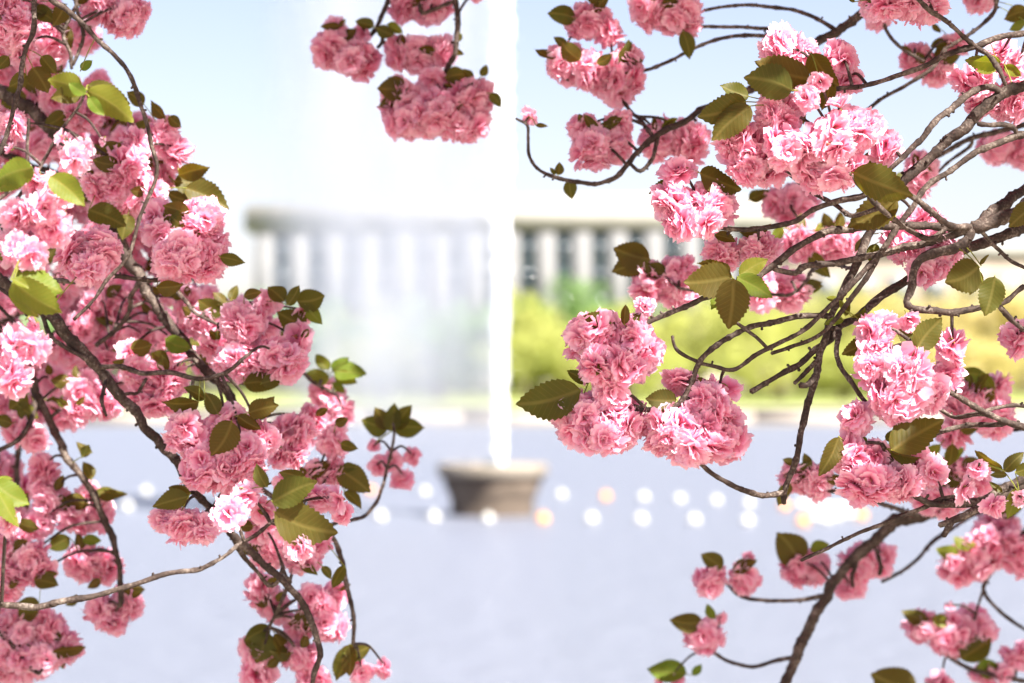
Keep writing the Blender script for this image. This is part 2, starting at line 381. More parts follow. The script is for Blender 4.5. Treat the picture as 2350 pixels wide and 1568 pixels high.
FT = [  # photo x of the crown, photo y of its top, distance, radius m, leaves, shape, label
 (1200, 668, 385, 5.5, M_FY, 0, 'yellow-green far shore tree hard against the right side of the fountain jet'),
 (1290, 640, 392, 6.5, M_FG, 1, 'fresh green far shore tree rising below the dark window strips'),
 (1395, 655, 390, 6.5, M_FG, 3, 'second fresh green far shore tree along from the fountain jet'),
 (1480, 700, 372, 7.0, M_FY, 0, 'broad yellow-green far shore tree behind the hanging blossom clusters'),
 (1330, 755, 352, 6.5, M_FY, 2, 'low yellow-green shore tree in front of the fresh green pair'),
 (1225, 760, 350, 6.5, M_FY, 2, 'low yellow-green bushy tree near the jet, close to the lawn edge'),
 (1600, 662, 388, 6.5, M_FY, 1, 'tall yellow-green far shore tree where the columned facade ends'),
 (1715, 690, 372, 7.0, M_FY, 0, 'rounded yellow-green far shore tree seen through crossing twigs'),
 (1830, 650, 385, 7.0, M_FY, 3, 'tall yellow-green far shore tree behind the dark drooping bough'),
 (1950, 655, 380, 7.0, M_FY, 1, 'yellow-green far shore tree between drooping bough and curled branch'),
 (2050, 668, 376, 6.5, M_FO, 0, 'golden far shore tree under the curled branch'),
 (2150, 660, 382, 7.0, M_FO, 3, 'golden far shore tree in front of the lower tan building'),
 (2260, 655, 378, 7.0, M_FO, 1, 'tall golden far shore tree right of the curled branch'),
 (2360, 660, 375, 7.0, M_FO, 0, 'golden far shore tree at the end of the row'),
 (1440, 800, 338, 6.0, M_FY, 2, 'low bushy yellow-green tree on the lawn behind the two hanging clusters'),
 (1780, 790, 345, 7.0, M_FY, 2, 'low bushy yellow-green tree on the lawn behind the bare twigs'),
 (1940, 790, 342, 6.5, M_FY, 2, 'low spreading yellow-green tree on the lawn beneath the dark bough'),
 (2090, 780, 345, 6.5, M_FO, 2, 'low spreading golden tree on the lawn beneath the curled branch'),
 (2230, 780, 342, 7.0, M_FO, 2, 'low golden bush-like tree on the lawn next to the last cluster'),
 (1060, 700, 388, 7.0, M_FG, 0, 'green far shore tree just behind the drifting fountain mist'),
 (950, 690, 392, 7.0, M_FG, 1, 'green far shore tree deep inside the fountain mist'),
 (830, 690, 390, 7.5, M_FY, 3, 'pale tree behind the thin outer edge of the mist'),
 (1000, 800, 345, 6.5, M_FD, 2, 'dark low tree by the shore behind the mist'),
 (880, 790, 350, 6.5, M_FY, 2, 'low yellowish tree by the shore behind the mist'),
 (720, 690, 385, 7.5, M_FG, 0, 'green far shore tree beside the left blossoms and the mist'),
 (600, 680, 385, 8.0, M_FG, 1, 'green far shore tree glimpsed through the left blossoms'),
 (450, 690, 380, 8.0, M_FY, 3, 'yellow-green far shore tree hidden behind the thick left boughs'),
 (280, 690, 380, 8.0, M_FG, 0, 'green far shore tree behind the dense left blossoms'),
 (100, 690, 380, 8.0, M_FG, 1, 'green far shore tree behind the sunlit left blossoms')]
for i, t in enumerate(FT): far_tree(*t, i * 1.7)

# --- fountain
M_CONC = noise_col(mat('weathered_concrete', rough=.9), (.085, .066, .05), (.125, .098, .075), 2.2, bump=.3, dist=.02)
M_CAP = noise_col(mat('pale_concrete_rim', rough=.85), (.19, .165, .13), (.24, .21, .17), 2.0)
fp = on_z(1130, 1183); fd = fp.y; px = fd / FS
ft = link('fountain_base', None, loc=(fp.x, fd, 0), label='round flared concrete fountain bowl with pale rim standing in the lake', category='fountain')
R = 121 * px; zt = 2.5 - (1064 - 929) * px
mb = MB(); mb.lathe([(.02, -1.2), (R * .80, -1.2), (R * .80, 0), (R * .79, (zt - .28) * .40), (R * .85, (zt - .28) * .56), (R * .97, zt - .282), (.02, zt - .282)], 64); link('bowl', mb.mesh('bowl', M_CONC, False), ft)
mb = MB(); mb.lathe([(.02, zt - .283), (R * 1.02, zt - .283), (R * 1.045, zt - .25), (R * 1.045, zt - .03), (R * 1.03, zt), (R * .93, zt), (R * .9, zt - .12), (.02, zt - .14)], 64); link('rim', mb.mesh('rim', M_CAP, False), ft)
mb = MB(); mb.lathe([(.02, zt - .2), (.30, zt - .2), (.30, zt - .05), (.17, zt + .02), (.15, zt + .06), (.02, zt + .06)], 24); link('nozzle', mb.mesh('nozzle', M_SPAN, True), ft)

M_JET = translucent(mat('foaming_water', (.92, .94, .96), .5, .4), .3)
jx = on_z(1146, 1183).x
k, n = 420, 22
zz_ = np.linspace(0, 17.0, k); jr = np.random.default_rng(5)
w0 = jr.normal(size=(k, n)); 
for _ in range(3): w0 = (w0 + np.roll(w0, 1, 0) + np.roll(w0, -1, 0) + np.roll(w0, 1, 1) + np.roll(w0, -1, 1)) / 5
w0 /= w0.std()
rad = .115 + .0080 * zz_; rad[-60:] *= np.linspace(1, .15, 60)
pts = np.stack([.006 * zz_, 0 * zz_, zz_], 1)
V, F = tube_geo(pts, rad, n, 1 + .16 * w0)
jet = link('water_jet', mesh_np('water_jet', V, F, M_JET), loc=(jx, fd, zt - .05), label='tall narrow white water jet shooting up from the fountain bowl', category='water jet')
mb = MB()
for i in range(900):
    z = jr.uniform(.3, 16); a = jr.uniform(0, 6.283); rr = (.11 + .009 * z) * jr.uniform(.9, 1.9); s = jr.uniform(.008, .022)
    c = np.array([.006 * z + rr * math.cos(a) - abs(jr.normal()) * .03 * z * .4, rr * math.sin(a), z])
    o6 = np.array([[1, 0, 0], [0, 1, 0], [-1, 0, 0], [0, -1, 0], [0, 0, 1.6], [0, 0, -1.6]]) * s + c
    mb.add(o6, [[0, 1, 4], [1, 2, 4], [2, 3, 4], [3, 0, 4], [1, 0, 5], [2, 1, 5], [3, 2, 5], [0, 3, 5]])
dr = mb.mesh('droplets', M_JET, True); link('droplets', dr, jet, kind='stuff')

# drifting spray: a closed body of fine droplets, blown to the left of the jet
M_MIST = bpy.data.materials.new('spray_mist'); M_MIST.use_nodes = True
N, L = M_MIST.node_tree.nodes, M_MIST.node_tree.links; N.clear()
out = N.new('ShaderNodeOutputMaterial'); pv = N.new('ShaderNodeVolumePrincipled'); L.new(pv.outputs[0], out.inputs['Volume'])
pv.inputs['Color'].default_value = (1, 1, 1, 1); pv.inputs['Anisotropy'].default_value = .78
tc = N.new('ShaderNodeTexCoord'); sx = N.new('ShaderNodeSeparateXYZ'); L.new(tc.outputs['Object'], sx.inputs[0])
def mrange(src, a, b_, c=0, d=1, smooth=True):
    q = N.new('ShaderNodeMapRange'); q.inputs[1].default_value = a; q.inputs[2].default_value = b_; q.inputs[3].default_value = c; q.inputs[4].default_value = d
    if smooth: q.interpolation_type = 'SMOOTHSTEP'
    L.new(src, q.inputs[0]); return q.outputs[0]
def mul(a, b_):
    q = N.new('ShaderNodeMath'); q.operation = 'MULTIPLY'; L.new(a, q.inputs[0])
    if isinstance(b_, float): q.inputs[1].default_value = b_
    else: L.new(b_, q.inputs[1])
    return q.outputs[0]
nz = N.new('ShaderNodeTexNoise'); nz.inputs['Scale'].default_value = .8; nz.inputs['Detail'].default_value = 2
mp = N.new('ShaderNodeMapping'); mp.inputs['Scale'].default_value = (1.2, 1, .35); L.new(tc.outputs['Object'], mp.inputs[0]); L.new(mp.outputs[0], nz.inputs[0])
dens = mul(mul(mrange(sx.outputs[0], -5.8, -3.6), mrange(sx.outputs[2], .2, 3.2)), mrange(nz.outputs[0], .25, .75, .45, 1.4))
L.new(mul(dens, .62), pv.inputs['Density'])
mb = MB()
xs_ = np.linspace(-5.8, -.10, 14); prof = []
rings = []
for x in xs_:
    t = (x + 5.8) / 5.7; wd = .25 + 1.05 * math.sin(math.pi * min(1, .12 + .7 * t)); zlo = .15 + .6 * (1 - t); zhi = 15.5 - 2.5 * (1 - t)
    rings.append([[x, -wd, zlo + .4], [x, 0, zlo], [x, wd, zlo + .4], [x, wd, zhi - .4], [x, 0, zhi], [x, -wd, zhi - .4]])
V = np.array(rings).reshape(-1, 3); idx = np.arange(len(V)).reshape(14, 6)
F = np.stack([idx[:-1], idx[1:], np.roll(idx[1:], -1, 1), np.roll(idx[:-1], -1, 1)], -1).reshape(-1, 4)
F = np.vstack([F, [[idx[0, 0], idx[0, 1], idx[0, 2], idx[0, 3]], [idx[0, 0], idx[0, 3], idx[0, 4], idx[0, 5]], [idx[-1, 3], idx[-1, 2], idx[-1, 1], idx[-1, 0]], [idx[-1, 5], idx[-1, 4], idx[-1, 3], idx[-1, 0]]]])
me = mesh_np('spray_mist', V, F, M_MIST, smooth=False)
import bmesh
bm_ = bmesh.new(); bm_.from_mesh(me); bmesh.ops.recalc_face_normals(bm_, faces=bm_.faces); bm_.to_mesh(me); bm_.free()
link('spray_mist', me, loc=(jx, fd, .3), kind='stuff', label='pale veil of fine spray drifting away from the water jet', category='mist')

# --- line of floats ringing the fountain
M_WHITE = mat('white_float', (.48, .48, .45), .35, .4); M_ORANGE = mat('orange_float', (.80, .33, .05), .3, .5); M_ROPE = mat('float_band', (.10, .12, .16), .8)
def float_mesh(m):
    mb = MB(); r = .13
    mb.lathe([(.004, -r)] + [(r * math.sin(t), -r * math.cos(t)) for t in np.linspace(.2, 2.94, 13)] + [(.03, r * 1.02), (.03, r * 1.3), (.004, r * 1.3)], 16)
    return mb.mesh('float', m, True)
FW, FO_ = float_mesh(M_WHITE), float_mesh(M_ORANGE)
mb = MB(); mb.lathe([(.1295, -.012), (.134, -.008), (.134, .008), (.1295, .012)], 16); FB = mb.mesh('band', M_ROPE, True)
FL = [(975,1131,0,'b'),(1288,1138,0,'b'),(1390,1142,1,'b'),(1477,1144,0,'b'),(1560,1148,0,'b'),(1643,1152,0,'b'),(1718,1158,0,'b'),(850,1128,1,'b'),(335,1130,0,'b'),
      (873,1188,0,'f'),(292,1165,0,'b'),(996,1190,0,'f'),(1120,1193,0,'f'),(1246,1194,1,'f'),(1357,1194,0,'f'),(1471,1195,0,'f'),(1593,1197,0,'f'),(1715,1199,0,'f'),
      (1800,1164,1,'e'),(1838,1160,0,'e'),(1862,1166,0,'e'),(1887,1161,0,'e'),(1912,1168,0,'e'),(1938,1164,0,'e'),(1842,1200,1,'e'),(1872,1190,0,'e'),(1897,1196,0,'e'),(1922,1189,0,'e'),(1950,1184,0,'e'),(1976,1186,1,'e')]
FLAB = {
 (975,1131): 'white float beyond the fountain bowl on the side towards the drooping flower sprig',
 (1288,1138): 'white float beyond the fountain bowl, between the bowl and an orange float',
 (1390,1142): 'orange float in the row beyond the fountain bowl, under the hanging clusters',
 (1477,1144): 'white float in the far row, next after its orange float',
 (1560,1148): 'white float in the far row, second after its orange float',
 (1643,1152): 'white float in the far row, third after its orange float',
 (1718,1158): 'white float in the far row, last before the bunched floats',
 (850,1128): 'orange float half hidden behind the drooping sprig of sparse flowers',
 (335,1130): 'white float beside the densely blossomed tree, farther one of a pair',
 (292,1165): 'white float beside the densely blossomed tree, nearer one of a pair',
 (873,1188): 'white float under the drooping sprig, at the end of the near row',
 (996,1190): 'white float in the near row just off the shaded edge of the fountain bowl',
 (1120,1193): 'white float in the near row directly in front of the fountain bowl',
 (1246,1194): 'orange float in the near row at the sunlit edge of the fountain bowl',
 (1357,1194): 'white float in the near row, next after the orange one at the bowl',
 (1471,1195): 'white float in the near row, second after the orange one at the bowl',
 (1593,1197): 'white float in the near row, third after the orange one at the bowl',
 (1715,1199): 'white float in the near row, fourth after the orange one at the bowl',
 (1800,1164): 'orange float at the start of the bunched floats, behind the tip of the dark bough',
 (1842,1200): 'orange float at the near side of the bunched floats',
 (1976,1186): 'orange float at the far end of the bunched floats'}
for x, y, o_, grp in FL:
    col = 'orange' if o_ else 'white'
    p = on_z(x, y, .05)
    f = link('lake_float', FO_ if o_ else FW, loc=p, label=FLAB.get((x, y), 'small round white float bunched with others where the float line turns back'), category='float', group=f'{col} floats on the lake' if (x, y) in FLAB else 'white floats at the turn of the line')
    link('band', FB, f)

# ------------------------------------------------------------------ cherry blossoms: flower and leaf meshes
def flower_geo(seed, lod=2, open_=1.0, npet=None):
    r = np.random.default_rng(seed)
    nu, nv = {2: (6, 7), 1: (4, 5), 0: (3, 3)}[lod]
    whorls = {2: [(8, 97, 1.0), (8, 78, 1.02), (7, 57, .98), (5, 35, .86), (3, 15, .7)], 1: [(8, 96, 1.0), (8, 74, 1.0), (6, 48, .92), (4, 20, .75)], 0: [(8, 92, 1.0), (7, 62, .98), (5, 26, .85)]}[lod]
    if npet == 'single': whorls = [(5, 78, 1.0), (5, 52, .9), (3, 25, .7)]
    Vs, Fs, Ts = [], [], []; off = 0
    for wi, (n, ang, ln) in enumerate(whorls):
        ph = r.uniform(0, 6.28)
        for j in range(n):
            az = ph + 6.2832 * j / n + r.normal() * .18
            el = math.radians(ang * open_ + r.normal() * 11)
            Lp = .0265 * ln * r.uniform(.82, 1.15); W = Lp * r.uniform(.40, .54)
            u = np.linspace(0, 1, nu)[:, None] ** .85; v = np.linspace(-1, 1, nv)[None, :]
            wid = W * (.14 + .86 * np.sin(np.clip(u * 1.12, 0, 1) * math.pi / 2) ** 1.15) * np.sqrt(np.clip(1 - np.clip((u - .70) / .36, 0, 1) ** 2, .2, 1))
            jag = r.uniform(-.10, .08, nv) - .10 * np.abs(v[0]) ** 2
            if nv > 3: jag[nv // 2 + r.integers(-1, 2)] -= r.uniform(.06, .22)       # notch
            else: jag[1] -= .08
            yy = Lp * (u + jag[None, :] * u ** 4)
            xx = wid * v * (1 + 0 * u)
            cup = r.uniform(-.12, .30) * W * v ** 2 * np.sin(u * 2.8)
            ruf = .10 * W * np.sin(v * r.uniform(3, 7) + r.uniform(0, 6)) * u ** 1.5
            fold = -.10 * W * np.abs(v) * u * r.uniform(-1, 1)
            bend = r.uniform(-.34, .10) * Lp * u ** 2.2
            zz = cup + ruf + bend + fold
            tw = r.normal() * .3
            x2 = xx * math.cos(tw) - zz * math.sin(tw); z2 = xx * math.sin(tw) + zz * math.cos(tw)
            ca, sa = math.cos(az), math.sin(az)
            out = np.array([ca, sa, 0]); side = np.array([-sa, ca, 0]); up = np.array([0, 0, 1.])
            al = out * math.sin(el) + up * math.cos(el); no = -out * math.cos(el) + up * math.sin(el)
            pts = al * yy[..., None] + side * x2[..., None] + no * z2[..., None] + out * .0012 + up * .0012 * wi
            idx = np.arange(nu * nv).reshape(nu, nv) + off
            Fs.append(np.stack([idx[:-1, :-1], idx[:-1, 1:], idx[1:, 1:], idx[1:, :-1]], -1).reshape(-1, 4))
            t = np.empty((nu, nv, 3)); t[..., 0] = u; t[..., 1] = r.uniform(); t[..., 2] = 0
            Vs.append(pts.reshape(-1, 3)); Ts.append(t.reshape(-1, 3)); off += nu * nv
    return np.vstack(Vs), np.vstack(Fs), np.vstack(Ts)
FLH = [flower_geo(200 + i, 2, [1, .9, 1.05, .8, .95, .7][i]) for i in range(6)]
FLS = [flower_geo(260 + i, 2, [1, .8, .6][i], 'single') for i in range(3)]
FLM = [flower_geo(330 + i, 1, [1, .9, .8, 1.05][i]) for i in range(4)]
FLL = [flower_geo(300 + i, 0, [1, .9, .8, 1.05][i]) for i in range(4)]
def calyx(mb):                            # back of a flower: cup and sepals
    mb.lathe([(.0008, -.010), (.0022, -.008), (.0024, -.002), (.0036, .0012), (.0006, .0016)], 6, 1)
    for j in range(5):
        a = j * 1.2566
        c, s = math.cos(a), math.sin(a)
        mb.add(np.array([[.002 * c - .0016 * s, .002 * s + .0016 * c, .0], [.002 * c + .0016 * s, .002 * s - .0016 * c, .0], [.008 * c, .008 * s, -.0015], [.0075 * c, .0075 * s, -.0012]]), [[0, 1, 2, 3]], 1)
def flower_mesh(i, geo):
    V, F, T = geo; mb = MB(); mb.add(V, F, 0, T); calyx(mb)
    r = np.random.default_rng(i)
    for j in range(9):                    # a tuft of stamens in the middle
        d = r.normal(size=3) * .35 + np.array([0, 0, 1]); d /= np.linalg.norm(d); e = d * r.uniform(.007, .011)
        s = np.cross(d, [1, .3, 0]); s /= np.linalg.norm(s) / .00035
        mb.add(np.array([-s, s, e + s * 2, e - s * 2]), [[0, 1, 2, 3]], 2)
    return mb.mesh('blossom', [M_PETAL, M_BUD, M_STAMEN], True, True)
FMESH = [flower_mesh(i, g) for i, g in enumerate(FLH)]
SMESH = [flower_mesh(20 + i, g) for i, g in enumerate(FLS)]

def leaf_geo(seed, nu=24):
    r = np.random.default_rng(seed)
    u = np.linspace(0, 1, nu); vv = np.array([-1, -.55, -.04, .04, .55, 1])
    w = (u ** .62) * (1 - u) ** .95; w /= w.max(); w *= .275
    w += .012 * (1 - u)
    tip = np.clip((u - .86) / .14, 0, 1); w *= 1 - .25 * tip
    fold, bend, side = r.uniform(.12, .5), r.uniform(-.30, .30), r.uniform(-.06, .06)
    V = np.zeros((nu, 6, 3)); T = np.zeros((nu, 6, 3))
    for j, v in enumerate(vv):
        e = w * v
        y = u.copy()
        if abs(v) == 1:
            ser = np.where(np.arange(nu) % 2 == 0, 1.06, .95); ser[:2] = 1; ser[-2:] = 1
            e = e * ser; y = y + np.where(np.arange(nu) % 2 == 0, .012, -.008) * (u > .05) * (u < .97)
        V[:, j, 0] = e + side * np.sin(u * 3.1)
        V[:, j, 1] = y
        V[:, j, 2] = np.abs(e) * fold + bend * (u ** 2 - u * .4) * .6 + .004 * np.sin(u * 34 + abs(v) * 2) * abs(v) + .03 * np.sin(u * 9 + seed + v * 2.0) * abs(v)
        T[:, j, 0] = u; T[:, j, 1] = abs(v) * (w / .3) * .5 + abs(v) * .02; T[:, j, 2] = v * .5 + .5
    idx = np.arange(nu * 6).reshape(nu, 6)
    F = np.stack([idx[:-1, :-1], idx[:-1, 1:], idx[1:, 1:], idx[1:, :-1]], -1).reshape(-1, 4)
    return V.reshape(-1, 3), F, T.reshape(-1, 3)
LGEO = [leaf_geo(400 + i) for i in range(6)]
LMESH = [[mesh_np('leaf', *g[:2], m, g[2]) for g in LGEO] for m in (M_LEAF, M_LEAFY)]
LLO = [leaf_geo(430 + i, 5) for i in range(3)]

# ------------------------------------------------------------------ cherry trees
class Tree:
    def __init__(s, name, loc, label):
        s.o = link(name, None, loc=loc, label=label, category='tree'); s.base = np.array(loc)
        s.limbs = []; s.br = {}; s.samples = []; s.flow = []; s.clusters = []; s.leaves = []
    def add_branch(s, key, pts, r0, r1, rpts=None, name='branch', step=.0055, n=9, sub=None):
        pts = np.asarray([list(p) for p in pts], float)
        C, par = catmull(pts, step); k = len(C)
        rad = np.interp(par, np.linspace(0, 1, len(rpts)), rpts) if rpts is not None else r0 + (r1 - r0) * par
        arc = np.concatenate([[0], np.cumsum(np.linalg.norm(np.diff(C, axis=0), axis=1))])
        # bud-scar rings and swollen nodes
        ring = np.zeros(k); pos = rng.uniform(0, .02)
        while pos < arc[-1]:
            ring = np.maximum(ring, np.exp(-((arc - pos) / .0035) ** 2) * rng.uniform(.4, 1)); pos += rng.uniform(.010, .034)
        wob = rng.normal(size=(k, n)); wob = (wob + np.roll(wob, 1, 0) + np.roll(wob, 1, 1)) / 3
        slow = np.interp(arc, np.arange(0, arc[-1] + .05, .03), rng.normal(size=len(np.arange(0, arc[-1] + .05, .03))) * .07)
        C2 = C + np.stack([np.interp(arc, np.arange(0, arc[-1] + .05, .028), rng.normal(size=len(np.arange(0, arc[-1] + .05, .028)))) for _ in range(3)], 1) * (rad * .26)[:, None] * np.minimum(1, arc / .02)[:, None]
        V, F = tube_geo(C2, rad * (1 + .30 * ring + slow), n, 1 + .085 * wob)
        T = np.zeros((len(V), 3)); T[:k * n, 0] = np.repeat(ring, n)
        if step < .01:                    # short spurs and buds
            pos = rng.uniform(.02, .08); VV, FF, nv_ = [V], [F], len(V)
            while pos < arc[-1] - .01:
                i = int(np.searchsorted(arc, pos)); i = min(max(i, 1), k - 2)
                tg = unit(C2[i + 1] - C2[i - 1]); sd = rng.normal(size=3); sd = unit(sd - tg * (sd @ tg)); dr = unit(sd + tg * rng.uniform(-.2, .7))
                ln = rng.uniform(.4, 1.1) * rad[i] + rng.uniform(.001, .004); rr = min(rad[i] * .6, rng.uniform(.0018, .0032))
                a = C2[i] + sd * rad[i] * .6
                sv, sf = tube_geo(np.array([a, a + dr * ln * .5, a + dr * ln * .8, a + dr * ln]), np.array([rr, rr * .8, rr * 1.05, rr * .5]), 6)
                VV.append(sv); FF.append(sf + nv_); nv_ += len(sv); pos += rng.exponential(.045) + .012
            V = np.vstack(VV); F = np.vstack(FF); T = np.vstack([T, np.full((len(V) - len(T), 3), .5)])
        o = link(name, mesh_np(name, V - s.base, F, M_BARK, T), s.o if sub is None else sub)
        s.br[key] = (C2, rad, o); s.samples.append((C2, rad, key))
        return o
    def nearest(s, p, avoid=None):
        best = (9, None, None, 0)
        for C, rad, key in s.samples:
            if key == avoid: continue
            d = np.linalg.norm(C - p, axis=1); i = int(d.argmin())
            if d[i] < best[0]: best = (d[i], C[i], key, rad[i])
        return best

TR = Tree('cherry_tree', (2.7, 4.5, .9), 'pink double-blossomed cherry tree with bare crossing grey boughs and hanging clusters')
TL = Tree('cherry_tree', (-2.7, 4.3, .9), 'densely blossomed pink cherry tree with sunlit white-pink flowers and arching bare twig')
for T_, sgn in ((TR, 1), (TL, -1)):
    b = T_.base
    T_.add_branch('trunk', [b + (0, 0, -.1), b + (-.03 * sgn, 0, .5), b + (-.1 * sgn, -.05, 1.1), b + (-.16 * sgn, -.1, 1.45)], .13, .085, name='trunk', step=.03, n=16)
def limb(T_, key, pts, r0, r1): T_.add_branch(key, pts, r0, r1, name='bough', step=.02, n=10); T_.limbs.append(key)
limb(TR, 'RA', [(2.55, 4.4, 2.25), (2.2, 4.25, 2.6), (1.75, 4.05, 2.85), (1.42, 3.9, 3.05), (1.25, 3.8, 3.45), (1.1, 3.6, 3.9), (1.0, 3.2, 4.3)], .05, .018)
limb(TR, 'RB', [(2.58, 4.4, 2.1), (2.1, 4.5, 2.25), (1.75, 4.6, 2.32), (1.55, 4.75, 2.28), (1.42, 4.95, 2.2)], .045, .018)
limb(TR, 'RC', [(2.5, 4.4, 2.3), (2.3, 4.6, 2.9), (1.8, 4.7, 3.4), (1.2, 4.7, 3.7), (.5, 4.6, 3.75), (0, 4.6, 3.8), (-.4, 4.6, 3.85)], .045, .012)
limb(TR, 'RD', [(2.5, 4.35, 2.3), (2.4, 3.8, 3.2), (2.1, 3.2, 3.9), (1.6, 2.6, 4.3), (1.0, 2.2, 4.5)], .04, .015)
limb(TL, 'LA', [(-2.5, 4.2, 2.25), (-2.0, 4.1, 2.6), (-1.6, 4.0, 2.85), (-1.3, 3.9, 3.1), (-1.1, 3.8, 3.4), (-.8, 3.6, 3.75)], .05, .016)
limb(TL, 'LB', [(-2.52, 4.2, 2.1), (-2, 4.35, 2.3), (-1.55, 4.4, 2.5), (-1.25, 4.4, 2.6)], .045, .016)
limb(TL, 'LC', [(-2.5, 4.2, 2.15), (-1.8, 3.7, 2.3), (-1.25, 3.5, 2.35), (-1.0, 3.45, 2.3)], .04, .014)
limb(TL, 'LD', [(-2.5, 4.2, 2.1), (-1.9, 4.4, 2.1), (-1.5, 4.5, 2.05), (-1.25, 4.5, 2.0)], .04, .014)

